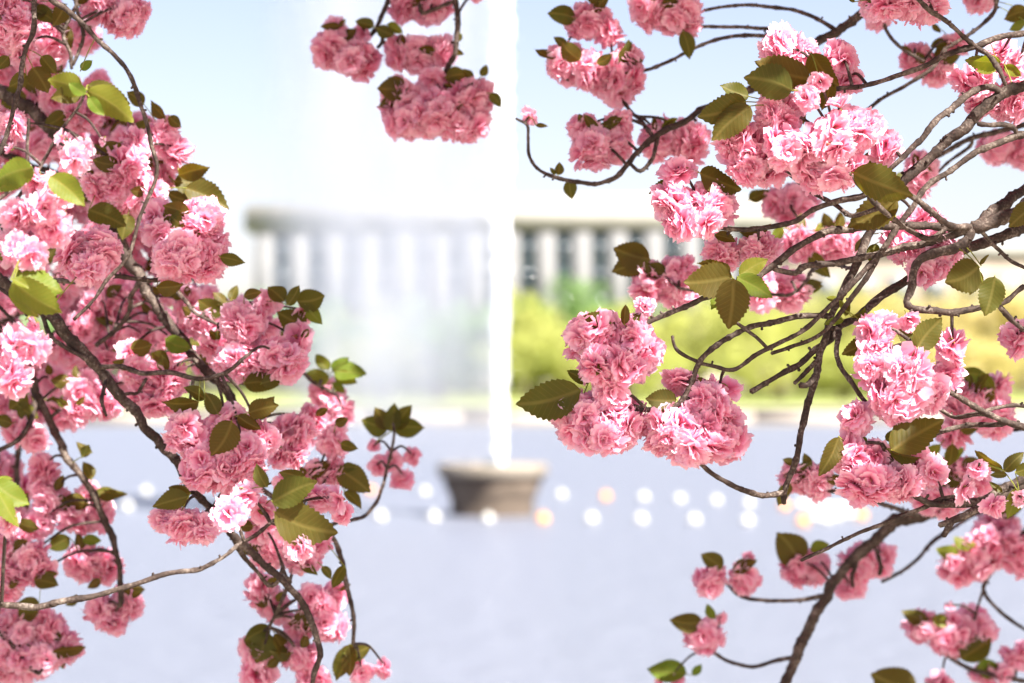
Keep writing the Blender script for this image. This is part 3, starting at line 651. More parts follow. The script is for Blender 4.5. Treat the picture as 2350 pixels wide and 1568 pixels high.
# (key, parent or limb list, photo points, radii in photo px at start/end, depth at start, depth at the tip)
BR_R = [
 ('R1', None, [(2440,430),(2350,477),(2306,497),(2260,512),(2227,526)], 17, 14, 3.72, 3.70),
 ('R1b', 'R1', [(2246,516),(2262,502),(2288,480),(2350,438),(2420,395),(2520,340)], 12, 12, 0, 3.85),
 ('R2', 'R1', [(2231,533),(2185,526),(2137,519),(2043,521),(1938,528),(1875,543),(1811,577),(1762,620),(1735,640),(1690,657),(1627,679),(1541,716),(1477,746),(1425,778)], 10, 5.2, 0, 3.66),
 ('R3', 'R1', [(2227,536),(2182,541),(2100,560),(1995,590),(1912,603),(1849,609),(1826,626),(1785,620),(1772,612)], 10, 6, 0, 3.68),
 ('R4', 'R1', [(2229,535),(2222,556),(2186,572),(2130,586),(2096,620),(2088,661),(2079,691),(2092,708),(2122,716),(2175,717),(2253,704),(2306,693),(2336,669),(2352,657)], 11, 6, 0, 3.66),
 ('R4b', 'R4', [(2291,700),(2324,738),(2350,759),(2390,785)], 6.5, 5, 0, 3.7),
 ('R6', 'R1', [(2240,538),(2287,568),(2317,598),(2350,614),(2400,640)], 5, 3.5, 0, 3.8),
 ('R8', None, [(2440,160),(2350,198),(2306,212),(2250,255),(2212,296),(2167,333),(2122,375),(2074,416),(2035,462),(2002,526),(1965,609),(1942,654),(1912,714),(1890,796),(1871,864),(1856,931),(1837,995),(1830,1046),(1819,1080),(1804,1123),(1800,1156)], 13, 6, 3.72, 3.74),
 ('R9', 'R8', [(2300,214),(2268,198),(2223,217),(2175,255),(2141,288),(2115,322),(2081,352),(2043,393)], 8, 6, 0, 3.66),
 ('R10', None, [(2430,55),(2350,76),(2302,84),(2238,103),(2167,129),(2111,157),(2062,174),(2017,189),(1957,200),(1915,205)], 7.5, 5.5, 3.74, 3.70),
 ('R11', 'R10', [(2238,103),(2175,52),(2130,22),(2100,-14)], 6, 5, 0, 3.68),
 ('R11b', 'R10', [(2240,102),(2268,127),(2294,161),(2308,195)], 6, 5, 0, 3.68),
 ('R12', None, [(2290,-40),(2287,0),(2280,30),(2250,60),(2212,86),(2170,110)], 5, 4, 4.2, 4.2),
 ('R13', None, [(2090,-60),(2050,-20),(2002,15),(1957,49),(1927,67),(1886,94),(1850,122)], 13, 9, 4.3, 4.25),
 ('R13a', 'R13', [(1922,67),(1875,43),(1819,24),(1762,15),(1735,13),(1679,13),(1616,24)], 5, 3.5, 0, 4.3),
 ('R14', 'R13', [(1850,118),(1800,74),(1735,64),(1653,62),(1597,62),(1555,56)], 5, 3.5, 0, 4.3),
 ('R15', 'R13', [(1855,120),(1800,86),(1735,82),(1672,86),(1627,97),(1578,120),(1522,146),(1485,161),(1450,166)], 5, 4, 0, 4.3),
 ('R16', 'R13', [(1850,122),(1790,175),(1710,212),(1623,247),(1571,277),(1522,296),(1496,322),(1458,352),(1436,378),(1410,408),(1372,423),(1327,416),(1271,405),(1234,386),(1215,356),(1211,318),(1209,288),(1183,272)], 10, 3, 0, 4.15),
 ('R17', 'R16', [(1500,318),(1481,288),(1447,255),(1417,210),(1410,170)], 5, 3.5, 0, 4.3),
 ('R18', 'R16', [(1510,308),(1505,335),(1498,362),(1470,393),(1447,376)], 5, 4, 0, 4.15),
 ('R19', 'R15', [(1450,166),(1400,186),(1342,191),(1305,187),(1282,161),(1290,124)], 4.5, 3, 0, 4.3),
 ('R20', 'R2', [(2171,524),(2137,550),(2092,530),(2058,506),(2017,476),(1984,438),(1946,397),(1924,356)], 6.5, 5, 0, 3.62),
 ('R21', 'R1', [(2222,524),(2182,518),(2137,487),(2092,453),(2047,437)], 8, 5.5, 0, 3.62),
 ('R22', None, [(2430,290),(2350,306),(2332,311),(2280,333),(2223,365),(2167,401),(2122,435),(2096,472),(2074,498),(2051,532),(2030,568),(2006,598),(1961,646),(1924,684),(1890,718),(1852,751),(1811,777),(1762,800),(1735,815),(1683,848),(1634,840),(1571,817),(1548,795),(1543,772)], 8, 4, 3.70, 3.66),
 ('R23', 'R22', [(2020,580),(1995,625),(1972,661),(1940,704),(1915,735),(1870,775),(1810,800),(1770,812)], 6.5, 4, 0, 3.70),
 ('R24', None, [(2430,470),(2300,540),(2180,590),(2085,645),(2040,669),(1995,699),(1965,729),(1931,747),(1905,777),(1871,804),(1837,834),(1800,856),(1762,875),(1722,897)], 13, 6, 3.80, 3.72),
 ('R25', 'R8', [(1906,728),(1882,725),(1837,727),(1762,742),(1735,746),(1672,772),(1623,810),(1605,836),(1590,873),(1567,911),(1537,937),(1485,941)], 6.5, 6, 0, 3.66),
 ('R25b', 'R22', [(1762,800),(1735,776),(1710,757),(1686,738)], 4.5, 3.5, 0, 3.68),
 ('R26', 'R8', [(1880,824),(1849,856),(1824,880)], 5.5, 4, 0, 3.72),
 ('R26b', 'R8', [(1870,862),(1850,884),(1836,884)], 7, 6, 0, 3.70),
 ('R27', 'R8', [(1905,750),(1925,762),(1920,807),(1931,845),(1957,882),(1984,920),(2017,950),(2036,967)], 6, 5, 0, 3.66),
 ('R28', None, [(2440,1058),(2350,1100),(2302,1123),(2261,1145),(2212,1157),(2156,1160),(2122,1149),(2088,1126),(2058,1085),(2040,1044),(2025,1018)], 12, 5, 3.66, 3.64),
 ('R29', 'R28', [(2215,1155),(2193,1139),(2156,1145),(2122,1164),(2073,1183),(2025,1202),(1980,1220),(1927,1243),(1890,1262),(1838,1286)], 6, 3.8, 0, 3.66),
 ('R30', 'R28', [(2275,1140),(2250,1160),(2212,1183),(2175,1200),(2155,1207)], 10, 7, 0, 3.64),
 ('R30b', 'R30', [(2185,1196),(2178,1209),(2166,1230)], 8, 6, 0, 3.64),
 ('R31', 'R8', [(1804,1132),(1752,1137),(1714,1127),(1677,1112),(1632,1085),(1602,1058)], 6.5, 5, 0, 3.68),
 ('R32', None, [(2440,1015),(2350,980),(2306,965),(2261,946),(2212,920),(2167,890),(2133,856),(2103,815),(2085,780)], 8, 5, 3.68, 3.64),
 ('R33', 'R32', [(2280,952),(2242,951),(2193,957),(2152,939)], 6, 4.5, 0, 3.68),
 ('R33b', 'R32', [(2262,946),(2287,937),(2324,931),(2350,933),(2400,940)], 5, 5, 0, 3.7),
 ('R34', 'R32', [(2310,968),(2287,974),(2231,974),(2186,984),(2133,999)], 6, 5, 0, 3.70),
 ('R35', 'R22', [(2332,311),(2330,298),(2306,287),(2246,285)], 5.5, 5, 0, 3.68),
 ('R36', None, [(2440,255),(2350,285),(2287,303),(2231,318),(2175,345),(2110,390)], 8, 5, 4.35, 4.35),
 ('R36b', 'R36', [(2231,318),(2227,337),(2175,375),(2137,412),(2090,450)], 4, 3, 0, 4.4),
 ('R37', 'R12', [(2170,112),(2137,157),(2081,195),(2025,225),(1980,258),(1950,290)], 5, 4, 0, 4.2),
 ('R38', 'R13', [(2030,-2),(2028,49),(2040,82),(2073,116),(2118,142)], 4.5, 4, 0, 4.3),
 ('R39', None, [(2440,1080),(2300,1130),(2200,1160),(2107,1187),(2062,1202),(2025,1228),(1987,1254),(1942,1295),(1920,1329),(1894,1359),(1871,1400),(1852,1453),(1830,1505),(1800,1565),(1780,1610)], 18, 10, 4.75, 4.7),
 ('R40', 'R39', [(1894,1359),(1860,1374),(1830,1378),(1789,1378),(1733,1378),(1688,1363)], 5, 4, 0, 4.7),
 ('R41', 'R39', [(1830,1507),(1782,1516),(1733,1530),(1695,1524),(1662,1513),(1639,1498)], 5, 4, 0, 4.75),
 ('R42', 'R39', [(2000,1246),(2010,1260),(2021,1303),(2017,1320)], 5, 4, 0, 4.7),
 ('R42b', 'R39', [(1965,1276),(1963,1299),(1954,1325),(1957,1348)], 5, 4, 0, 4.7),
 ('R43', None, [(2440,1100),(2260,1170),(2152,1235),(2107,1280),(2062,1318),(2025,1336)], 6, 4, 4.95, 4.95),
 ('R44', None, [(2430,1150),(2350,1220),(2317,1250),(2287,1295),(2257,1351),(2287,1396),(2350,1445),(2390,1470)], 6, 4, 4.9, 4.9),
 ('R44b', 'R44', [(2255,1355),(2245,1390),(2235,1420)], 3.5, 3, 0, 4.9),
 ('R45', None, [(2440,1590),(2350,1563),(2250,1543),(2201,1524),(2156,1486),(2141,1449)], 6, 4, 5.0, 4.95),
 ('R46', 'R8', [(1958,620),(1905,606),(1862,622),(1852,642),(1834,665),(1807,680),(1762,676)], 4, 4, 0, 4.3),
 ('R46b', 'R46', [(1762,676),(1690,680),(1612,671),(1560,662)], 4, 3.5, 0, 4.25),
 ('R47', 'R20', [(1988,443),(1975,452),(1924,461),(1867,483),(1819,510),(1762,521),(1709,526),(1664,525),(1631,513),(1616,494)], 6.5, 5, 0, 3.68),
 ('R47b', 'R20', [(1975,520),(1957,495),(1912,468),(1856,435),(1819,405)], 5.5, 4, 0, 3.72),
 ('R48', 'R39', [(2107,1187),(2040,1162),(1942,1136),(1875,1123),(1835,1110)], 5, 4, 0, 4.3),
 ('R49', None, [(2440,930),(2340,985),(2280,978),(2230,950),(2200,930)], 6, 4, 4.4, 4.4),
 ('R49b', None, [(2440,1075),(2320,1115),(2230,1110),(2160,1140)], 6, 4, 4.5, 4.5),
 ('R50', None, [(2440,325),(2345,348),(2285,340)], 6, 4, 4.6, 4.6),
 ('R51', 'R36', [(2110,390),(2060,440),(1990,500),(1920,545),(1860,530),(1815,480)], 5, 3.5, 0, 4.45),
 ('M1', None, [(1050,-60),(1046,0),(1049,38),(1048,77),(1044,110),(1034,146),(1016,184),(1000,218),(989,251)], 6, 6.5, 4.5, 4.45),
 ('M2', None, [(905,-50),(893,0),(877,33),(865,61),(844,90),(818,120),(801,146)], 6, 4, 4.55, 4.5),
 ('M3', 'M1', [(1046,2),(1005,18),(970,31),(962,10)], 5, 4.5, 0, 4.5),
 ('M4', 'M2', [(868,60),(880,75),(878,97),(868,108)], 4, 4, 0, 4.5),
]
BR_L = [
 ('L1', None, [(70,-60),(116,-2),(150,19),(187,52),(217,86),(262,124),(296,169),(318,225),(337,281),(348,330),(358,375),(356,412),(341,450),(322,495),(308,543),(296,582),(274,614),(244,644),(221,681),(195,711),(170,734)], 6, 3.6, 3.45, 3.5),
 ('L2', None, [(-80,1380),(0,1388),(86,1389),(150,1378),(225,1366),(307,1342),(367,1321),(412,1312),(465,1305),(513,1277),(543,1254),(588,1228),(622,1200)], 8, 4.2, 3.45, 3.5),
 ('L3', None, [(85,-60),(80,0),(77,67),(62,105),(52,150),(45,195),(32,240),(22,285),(5,335),(-30,400)], 6, 5.5, 3.8, 3.75),
 ('L4', None, [(-60,640),(0,543),(19,506),(41,453),(80,405),(109,356),(124,326),(142,296),(161,270),(184,240),(197,208)], 5, 3.4, 3.38, 3.36),
 ('L4b', 'L4', [(5,535),(-8,470),(22,438),(58,396),(62,326),(66,272)], 5, 3, 0, 3.42),
 ('L5', None, [(-70,590),(0,645),(60,685),(94,704),(124,726),(150,764),(180,797),(210,824),(232,854),(255,884),(285,917),(315,951),(337,988),(371,1026),(405,1060),(442,1117),(476,1157),(500,1182),(534,1228),(586,1273),(624,1310),(661,1344),(691,1381),(714,1423),(729,1464),(736,1498),(721,1543),(714,1590)], 15, 6, 4.0, 4.05),
 ('L6', None, [(-60,175),(40,230),(112,290),(180,380),(240,490),(285,573),(318,629),(337,666),(360,704),(390,741),(416,779),(442,816),(480,860),(520,900),(550,970),(545,1060),(520,1120)], 17, 8, 4.35, 4.2),
 ('L7', 'L5', [(224,842),(281,842),(337,855),(393,855),(450,869),(498,865),(532,846),(557,822)], 6, 5, 0, 3.95),
 ('L8', 'L5', [(98,708),(109,756),(131,782),(165,805),(199,827)], 5.5, 5, 0, 4.0),
 ('L9', 'L5', [(246,874),(234,914),(238,935),(244,955)], 5, 3.5, 0, 3.95),
 ('L10', 'L5', [(272,902),(300,904),(318,902),(337,869)], 4, 3.5, 0, 4.05),
 ('L11', None, [(-80,700),(0,770),(71,854),(86,910),(112,959),(131,1004),(150,1040),(176,1078),(206,1123),(232,1179),(255,1235),(270,1280),(277,1333),(277,1393)], 11, 6.5, 4.4, 4.45),
 ('L12', 'L11', [(84,905),(75,950),(60,985),(37,1015),(0,1033),(-30,1045)], 6, 5, 0, 4.35),
 ('L13', None, [(-70,1400),(0,1453),(37,1490),(67,1528),(92,1547)], 6, 5, 4.5, 4.45),
 ('L14', 'L5', [(530,1222),(556,1273),(583,1306),(616,1344),(639,1333),(650,1299)], 6, 4.5, 0, 4.1),
 ('L15', 'L6', [(545,1070),(640,1150),(720,1195),(755,1224),(774,1250),(785,1291),(796,1340),(807,1389),(813,1430),(811,1474)], 7, 4.5, 0, 4.3),
 ('L16', 'L15', [(740,1212),(770,1202),(796,1194),(834,1185),(860,1157),(875,1127),(886,1082),(897,1044),(905,1000),(903,970)], 5, 3, 0, 4.5),
 ('L17', 'L5', [(640,1322),(665,1330),(654,1363),(635,1404),(620,1440)], 4.5, 4, 0, 4.35),
 ('L18', 'L5', [(50,675),(90,655),(131,646),(187,648),(258,636),(311,640),(363,644),(397,614),(416,573)], 5.5, 4.5, 0, 4.0),
 ('L19', 'L6', [(322,640),(307,666),(296,715),(262,760),(221,794)], 6, 5, 0, 4.35),
 ('L21', 'L6', [(330,650),(370,640),(397,663),(427,692),(450,719),(500,745)], 5, 4, 0, 4.2),
 ('L22', None, [(165,-60),(180,37),(191,82),(184,112),(168,150)], 5, 4, 4.15, 4.15),
 ('L22b', 'L22', [(172,10),(146,75),(161,124),(165,160)], 4.5, 4, 0, 4.15),
 ('L23', 'L6', [(185,390),(210,425),(191,446),(150,468),(110,470)], 6, 5, 0, 4.15),
 ('L23b', 'L23', [(212,424),(236,401),(262,370)], 5, 4, 0, 4.1),
 ('L30', None, [(-70,320),(60,375),(180,415),(300,475),(400,555),(440,640)], 9, 4, 4.75, 4.75),
 ('L31', None, [(-70,70),(60,90),(160,66),(270,20)], 7, 4, 4.75, 4.75),
 ('L31b', 'L31', [(60,90),(90,160),(150,230),(250,262),(300,280)], 6, 4, 0, 4.75),
 ('L32', None, [(-70,760),(60,716),(200,690),(320,720),(450,755),(590,770)], 9, 4, 4.75, 4.78),
 ('L32b', 'L32', [(60,716),(130,650),(200,600),(330,610)], 6, 4, 0, 4.75),
 ('L33', None, [(-70,1190),(30,1150),(40,1060),(60,960),(150,915),(310,870)], 8, 4, 4.72, 4.75),
 ('L34', None, [(-70,1290),(20,1330),(30,1440),(70,1530)], 7, 4, 4.72, 4.75),
 ('L24', 'L6', [(470,850),(520,870),(600,880),(680,850),(720,880),(760,900)], 6, 3.5, 0, 4.5),
]
def build_branches(T_, spec):
    for key, par, pts, r0, r1, d0, d1 in spec:
        if par: 
            # start depth = depth of the parent where they meet
            C, rad, _ = T_.br[par]; q = np.array(P(*pts[0], 1.0)) - np.array(CAM)
            dep = (C - np.array(CAM)) @ np.array(FWD); prj = np.array(CAM) + q[None] * dep[:, None]
            j = int(np.linalg.norm(prj - C, axis=1).argmin()); d0 = dep[j]
        n = len(pts)
        arc = np.concatenate([[0], np.cumsum([math.dist(pts[i], pts[i + 1]) for i in range(n - 1)])]); arc /= arc[-1]
        w = np.minimum(1, arc / .6) if par else arc
        W = [np.array(P(x, y, d0 + (d1 - d0) * t)) for (x, y), t in zip(pts, w)]
        if par: W[0] = C[j]
        R = [(r0 + (r1 - r0) * t) * (d0 + (d1 - d0) * t) / FS for t in arc]
        if par is None:
            t0 = W[0] - W[1]; t0 /= np.linalg.norm(t0)
            best = None
            for lk in T_.limbs:
                C, rad, _ = T_.br[lk]
                for i in range(len(C) // 5, len(C), 4):
                    v = C[i] - W[0]; l = np.linalg.norm(v)
                    cost = l * (1.6 - (v / l) @ t0)
                    if best is None or cost < best[0]: best = (cost, C[i], l, rad[i])
            _, Q, l, qr = best
            ext = []
            for t in np.linspace(0, 1, 6)[:-1]:
                b0, b1, b2, b3 = Q, Q + (W[0] - Q) * .25 , W[0] + t0 * l * .35, W[0]
                ext.append((1 - t) ** 3 * b0 + 3 * (1 - t) ** 2 * t * b1 + 3 * (1 - t) * t * t * b2 + t ** 3 * b3)
            rr = list(np.linspace(min(max(R[0] * 1.5, .006), qr), R[0], 6)[:-1])
            W = ext + W; R = rr + R
        T_.add_branch(key, W, 0, 0, R)
build_branches(TR, BR_R); build_branches(TL, BR_L)

# clusters: photo x, y, half-width, half-height, depth, kind (0 normal, 1 loose sunlit, 2 sparse)
CL_R = [
 (1360,775,72,62,3.66,0),(1455,800,66,88,3.68,0),(1395,845,85,52,3.63,0),(1330,960,72,75,3.66,0),(1420,975,72,72,3.66,0),(1380,1005,70,42,3.63,0),(1405,905,50,40,3.64,0),
 (1540,990,68,72,3.66,0),(1620,965,70,85,3.68,0),(1665,1000,52,72,3.69,0),(1600,1030,85,48,3.64,0),(1560,880,32,34,3.68,0),(1650,905,48,45,3.70,0),
 (1545,470,58,52,3.66,0),(1625,475,66,62,3.68,0),(1590,515,78,38,3.65,0),(1557,392,30,32,3.66,1),
 (1700,330,66,62,3.66,0),(1785,265,58,62,3.64,0),(1740,385,80,48,3.66,0),(1815,345,70,58,3.60,0),(1900,325,62,72,3.60,0),(1965,300,58,58,3.64,0),(1890,405,72,48,3.62,0),(1940,375,50,60,3.66,0),(2030,340,36,42,3.68,0),(1880,190,40,30,3.58,2),(1850,225,36,28,3.58,2),(1925,235,34,28,3.58,2),
 (1795,115,58,52,3.76,0),(1840,125,38,40,3.78,0),(1930,140,48,48,3.76,0),(1945,185,36,42,3.78,0),
 (2065,10,78,40,3.72,0),(2125,20,58,42,3.74,0),(2010,10,40,20,3.9,0),
 (1350,55,62,50,4.3,0),(1395,75,38,36,4.28,0),(1490,25,52,50,4.3,0),(1560,45,54,52,4.3,0),(1300,150,55,52,4.3,0),(1355,165,48,48,4.28,0),(1415,185,72,62,4.3,0),(1440,140,42,36,4.3,0),
 (1360,340,58,55,4.18,0),(1410,335,48,55,4.2,0),(1340,300,36,36,4.2,0),(1510,325,48,55,4.3,0),(1580,330,52,58,4.3,0),(1420,290,30,30,4.2,0),
 (1660,590,50,40,3.76,0),(1740,580,62,46,3.76,0),(1490,650,44,52,4.3,0),(1555,645,58,64,4.3,0),(1815,470,68,52,4.5,0),(1840,560,58,52,4.4,0),(1920,560,60,48,4.4,0),(1740,675,48,48,4.35,0),(1810,670,52,54,4.4,0),
 (2070,555,52,58,3.76,0),(2150,580,62,72,3.73,0),(2110,520,60,48,3.76,0),(2120,625,44,38,3.72,0),
 (2010,765,50,56,3.66,0),(2015,840,55,68,3.65,0),(2085,855,55,55,3.62,0),(2060,920,78,50,3.63,0),(2135,905,52,46,3.64,0),(2185,800,38,44,3.66,0),(2175,865,42,48,3.68,0),(2085,735,36,30,3.66,2),(2060,955,30,22,3.62,0),
 (1965,965,46,42,3.66,0),(1950,1050,52,58,3.66,0),(2010,1050,44,46,3.66,0),(2000,1115,78,58,3.63,0),(2070,1110,52,58,3.65,0),(2140,1085,40,40,3.66,0),(2100,1065,40,34,3.68,0),
 (1825,1095,42,42,4.3,0),(1870,1105,48,52,4.3,0),(2220,930,65,62,4.4,0),(2280,960,50,58,4.4,0),(2295,890,32,32,4.4,0),(2190,1000,40,32,4.4,0),(2160,1150,66,50,4.5,0),(2230,1110,52,62,4.5,0),(2190,1080,44,44,4.5,0),
 (2235,190,56,50,3.80,1),(2300,135,52,48,3.82,1),(2335,190,48,50,3.84,1),(2320,245,58,46,3.84,0),(2260,235,48,40,3.84,0),(2290,340,56,48,4.6,0),(2345,350,44,46,4.6,0),(2100,140,38,46,4.4,0),(2145,160,48,44,4.4,0),(2190,105,34,32,4.4,0),(2110,400,42,60,4.35,0),(2330,785,42,50,3.74,1),(2245,5,48,30,4.3,0),(2010,45,35,30,4.3,2),
 (1632,1335,42,46,4.7,0),(1708,1330,40,50,4.7,0),(1715,1280,18,18,4.7,2),(1615,1465,56,46,4.75,0),(1655,1420,24,22,4.75,2),(1825,1305,46,54,4.8,0),(1870,1300,44,52,4.8,0),(1970,1295,52,56,4.8,0),(2020,1290,36,50,4.82,0),(1950,1350,38,32,4.8,0),
 (2200,1300,50,58,4.9,1),(2255,1270,58,72,4.9,0),(2320,1260,56,52,4.9,0),(2290,1215,62,40,4.95,0),(2345,1300,30,40,4.9,0),
 (2110,1440,46,48,4.95,1),(2180,1460,60,58,4.95,0),(2240,1450,52,58,4.97,0),(2335,1510,40,40,5.0,0),(2280,1550,60,34,5.0,1),(1540,1560,44,26,4.9,2),(2160,1570,40,26,4.9,0),(2178,1392,14,14,4.9,2),
 (2220,1125,34,34,3.62,2),(2285,1165,42,30,3.60,2),(2245,1075,24,22,3.60,2),(2340,1145,26,26,3.62,2),
 (1215,272,28,16,4.15,2),(1480,705,26,26,3.66,2),
 (765,115,54,58,4.5,0),(820,140,60,52,4.48,0),(775,75,32,30,4.5,0),(915,125,42,42,4.5,0),(960,130,52,50,4.5,0),(1015,120,38,40,4.5,0),(925,15,42,42,4.55,0),(990,20,55,44,4.55,0),(920,235,52,58,4.45,0),(1000,265,72,62,4.42,0),(1080,240,58,72,4.45,0),(960,285,72,42,4.43,0),(1060,295,66,38,4.43,0),(1000,190,50,36,4.47,0),(1095,-4,28,10,4.4,2),(835,75,30,24,4.5,2),
]
CL_L = [
 (25,60,58,70,4.0,0),(50,120,38,32,4.02,0),(120,95,52,58,4.2,0),(225,15,52,50,4.2,0),(285,40,60,50,4.2,0),(330,30,26,34,4.2,2),(10,10,48,40,4.0,0),(60,15,42,40,4.1,0),
 (110,230,58,42,4.35,0),(190,265,56,46,4.3,0),(240,420,56,52,4.1,0),(295,390,56,58,4.1,0),(310,340,40,40,4.15,0),(205,395,40,40,4.2,0),(30,290,40,38,4.0,1),
 (170,590,52,56,3.92,0),(235,580,52,62,3.92,0),(205,620,66,40,3.9,0),(370,520,56,62,4.0,0),(460,510,62,60,4.0,0),(480,590,50,64,4.0,0),(410,600,72,64,3.97,0),(350,450,36,40,4.1,0),
 (375,320,38,46,4.2,0),(405,350,34,50,4.2,1),(365,400,46,40,4.25,0),(300,470,46,40,4.25,0),
 (560,745,58,58,4.1,0),(555,830,66,58,4.1,0),(640,830,70,60,4.08,0),(685,790,36,50,4.12,0),(610,700,34,26,4.12,2),(700,720,26,32,4.15,2),(475,740,48,52,4.25,0),(500,800,40,40,4.2,0),
 (430,1000,56,60,3.95,0),(520,985,50,52,3.96,0),(480,1075,72,62,3.93,0),(560,1050,58,62,3.94,0),(600,1010,50,50,4.0,0),(550,1120,52,34,3.94,0),
 (670,1000,62,56,4.15,0),(715,970,40,46,4.2,0),(660,1050,56,30,4.14,0),(765,1020,34,50,4.3,0),(770,1080,34,46,4.3,0),(720,1095,36,36,4.3,0),
 (410,1205,48,46,3.95,0),(460,1215,44,44,3.96,0),(375,1195,26,26,3.96,0),
 (525,1180,30,36,3.48,1),(560,1140,44,40,3.50,2),(600,1175,34,34,3.52,2),(690,1255,40,40,3.48,2),(655,1225,34,34,3.50,2),(770,1150,36,36,3.52,2),(730,1145,36,36,3.53,2),(785,1180,26,30,3.55,2),(650,1110,36,30,3.9,2),
 (620,1270,50,42,4.2,0),(690,1280,56,46,4.2,0),(730,1240,36,40,4.22,0),(600,1215,40,36,4.15,0),
 (600,1360,42,52,4.4,0),(630,1400,40,42,4.4,0),(720,1385,52,40,4.4,0),(750,1435,56,48,4.4,0),(690,1440,36,34,4.4,0),(770,1370,36,40,4.45,0),
 (590,1500,38,46,4.4,0),(600,1550,48,30,4.4,0),(690,1510,48,42,4.4,0),(720,1560,50,26,4.4,0),(830,1545,38,28,4.4,2),(880,1535,28,40,4.4,2),(815,1520,26,26,4.4,2),
 (865,1075,30,30,4.58,2),(925,1100,40,30,4.6,2),(945,1050,26,26,4.6,2),(860,1025,18,14,4.6,2),(900,1060,24,24,4.6,2),
 (770,930,42,50,4.6,1),(740,900,36,40,4.6,1),(790,960,24,30,4.6,2),
 (320,860,48,48,4.2,0),(380,880,54,52,4.2,0),(350,925,62,38,4.2,0),(300,810,34,30,4.2,1),
 (180,890,44,50,4.4,0),(235,930,48,48,4.4,1),(170,945,36,36,4.4,0),(45,985,44,48,4.4,0),(85,1010,34,40,4.4,1),(120,880,40,36,4.5,0),
 (100,1090,46,52,4.5,0),(120,1150,52,48,4.5,0),(180,1190,56,46,4.5,0),(85,1210,40,40,4.5,0),(225,1180,40,50,4.5,1),(205,1140,30,30,4.5,0),
 (190,1290,54,54,4.5,0),(245,1300,44,46,4.5,1),(235,1400,48,42,4.5,0),(290,1390,44,46,4.5,0),(260,1430,46,28,4.5,0),
 (25,1245,50,46,4.4,0),(75,1280,44,46,4.4,0),(35,1320,48,50,4.4,0),(95,1320,26,40,4.4,0),(10,1360,34,34,4.4,0),
 (40,1450,60,58,4.5,0),(110,1450,52,54,4.5,0),(150,1490,46,50,4.5,0),(85,1510,72,38,4.48,0),(20,1510,42,36,4.5,0),
 (230,700,50,46,4.5,0),(300,690,50,46,4.5,0),(360,740,46,46,4.45,0),(195,755,48,46,4.5,0),(290,760,52,46,4.5,0),(430,700,40,36,4.4,0),(150,800,40,40,4.5,0),(250,820,34,36,4.5,0),(330,780,40,34,4.45,0),(410,800,44,40,4.4,0),
 (130,440,50,42,3.34,1),(80,420,40,38,3.35,1),(170,370,34,36,3.34,1),(90,490,58,46,3.33,1),(40,500,48,46,3.35,1),(60,580,66,40,3.33,1),(120,530,36,38,3.34,1),(20,560,36,36,3.36,1),(150,320,26,20,3.36,2),(235,325,13,13,3.34,2),(20,340,14,14,3.36,2),(190,340,30,24,3.35,2),
 (30,800,56,54,3.35,1),(70,800,38,38,3.34,1),(30,870,52,50,3.34,1),(75,745,22,20,3.34,2),(10,845,40,40,3.36,1),(15,1200,30,30,3.35,1),(20,1160,16,14,3.35,2),
]
SUN_SPOTS = []; LV_FILL = []
camn = np.array(CAM)
class Cl: pass
def add_cluster(T_, c):
    x, y, rx, ry, d, kind = c
    k = Cl(); k.p = np.array(P(x, y, d)); k.a = rx * 1.11 * d / FS; k.b = ry * 1.11 * d / FS; k.kind = kind; k.d = d; k.xy = (x, y); k.fl = []; k.stalks = []; k.tree = T_
    rf = .0245                                        # flower radius in metres
    rd = (k.a + k.b) / 2
    ax, az_, ay = max(k.a - rf * .72, 0), max(k.b - rf * .72, 0), max(rd - rf * .72, 0) * .95
    spur = k.p + np.array([0, 0, k.b * .25])
    k.spur = spur
    if kind == 2: n = max(1, int(round(1.4 * (rd / rf) ** 2)))
    else:
        am = (ax + az_) / 2
        n = max(1, int(round(1.28 * 4 * (am / rf) ** 2 + 1.5)))
        if kind == 1: n = max(1, int(n * .85))
    n = min(n, 26)
    g = (1 + 5 ** .5) / 2; off = rng.uniform(0, 6.28)
    for i in range(n):
        zz = 1 - 2 * (i + .5) / n; ph = 2 * math.pi * i / g + off
        u = np.array([math.sqrt(1 - zz * zz) * math.cos(ph), math.sqrt(1 - zz * zz) * math.sin(ph), zz]) + rng.normal(size=3) * .12
        u = unit(u)
        if n <= 2: u = unit(np.array([rng.normal() * .5, -1, rng.normal() * .5]))
        pos = k.p + u * np.array([ax, ay, az_]) * (rng.uniform(.82, 1.0) if n > 2 else .4)
        nrm = unit(u * .9 + np.array([0, 0, -.28]) + rng.normal(size=3) * .28)
        s = rng.uniform(.88, 1.10) * (1.0 if rd > rf * .9 else max(.35, rd / rf))
        if kind == 2: s *= .88
        # flower centre is set back so the petals end on the outline
        base = pos - nrm * .010 * s
        single = kind == 2 and rng.uniform() < .7
        view = unit(camn - base)
        vis = (nrm @ view) + .6 * (unit(base - k.p) @ view)
        k.fl.append(dict(p=base, n=nrm, s=s, roll=rng.uniform(0, 6.28), single=single, vis=vis, d=d, k=k))
        stem0 = spur + rng.normal(size=3) * .004
        k.stalks.append((stem0, base - nrm * .007 * s, .00085, .03 + rng.uniform() * .03))
    T_.clusters.append(k); T_.flow += k.fl
    # a twig from the nearest branch to the spur
    dist, q, key, rr = T_.nearest(spur)
    k.twig = (q, spur, min(rr, .0030)); k.near = key
    return k
for c in CL_R: add_cluster(TR, c)
for c in CL_L: add_cluster(TL, c)
def left_edge(y): return float(np.interp(y, [0, 60, 100, 150, 200, 230, 300, 380, 480, 600, 660, 700, 800, 880, 930, 1000, 1400, 1568], [330, 320, 190, 180, 230, 310, 370, 420, 500, 500, 470, 640, 690, 480, 260, 130, 120, 170]))
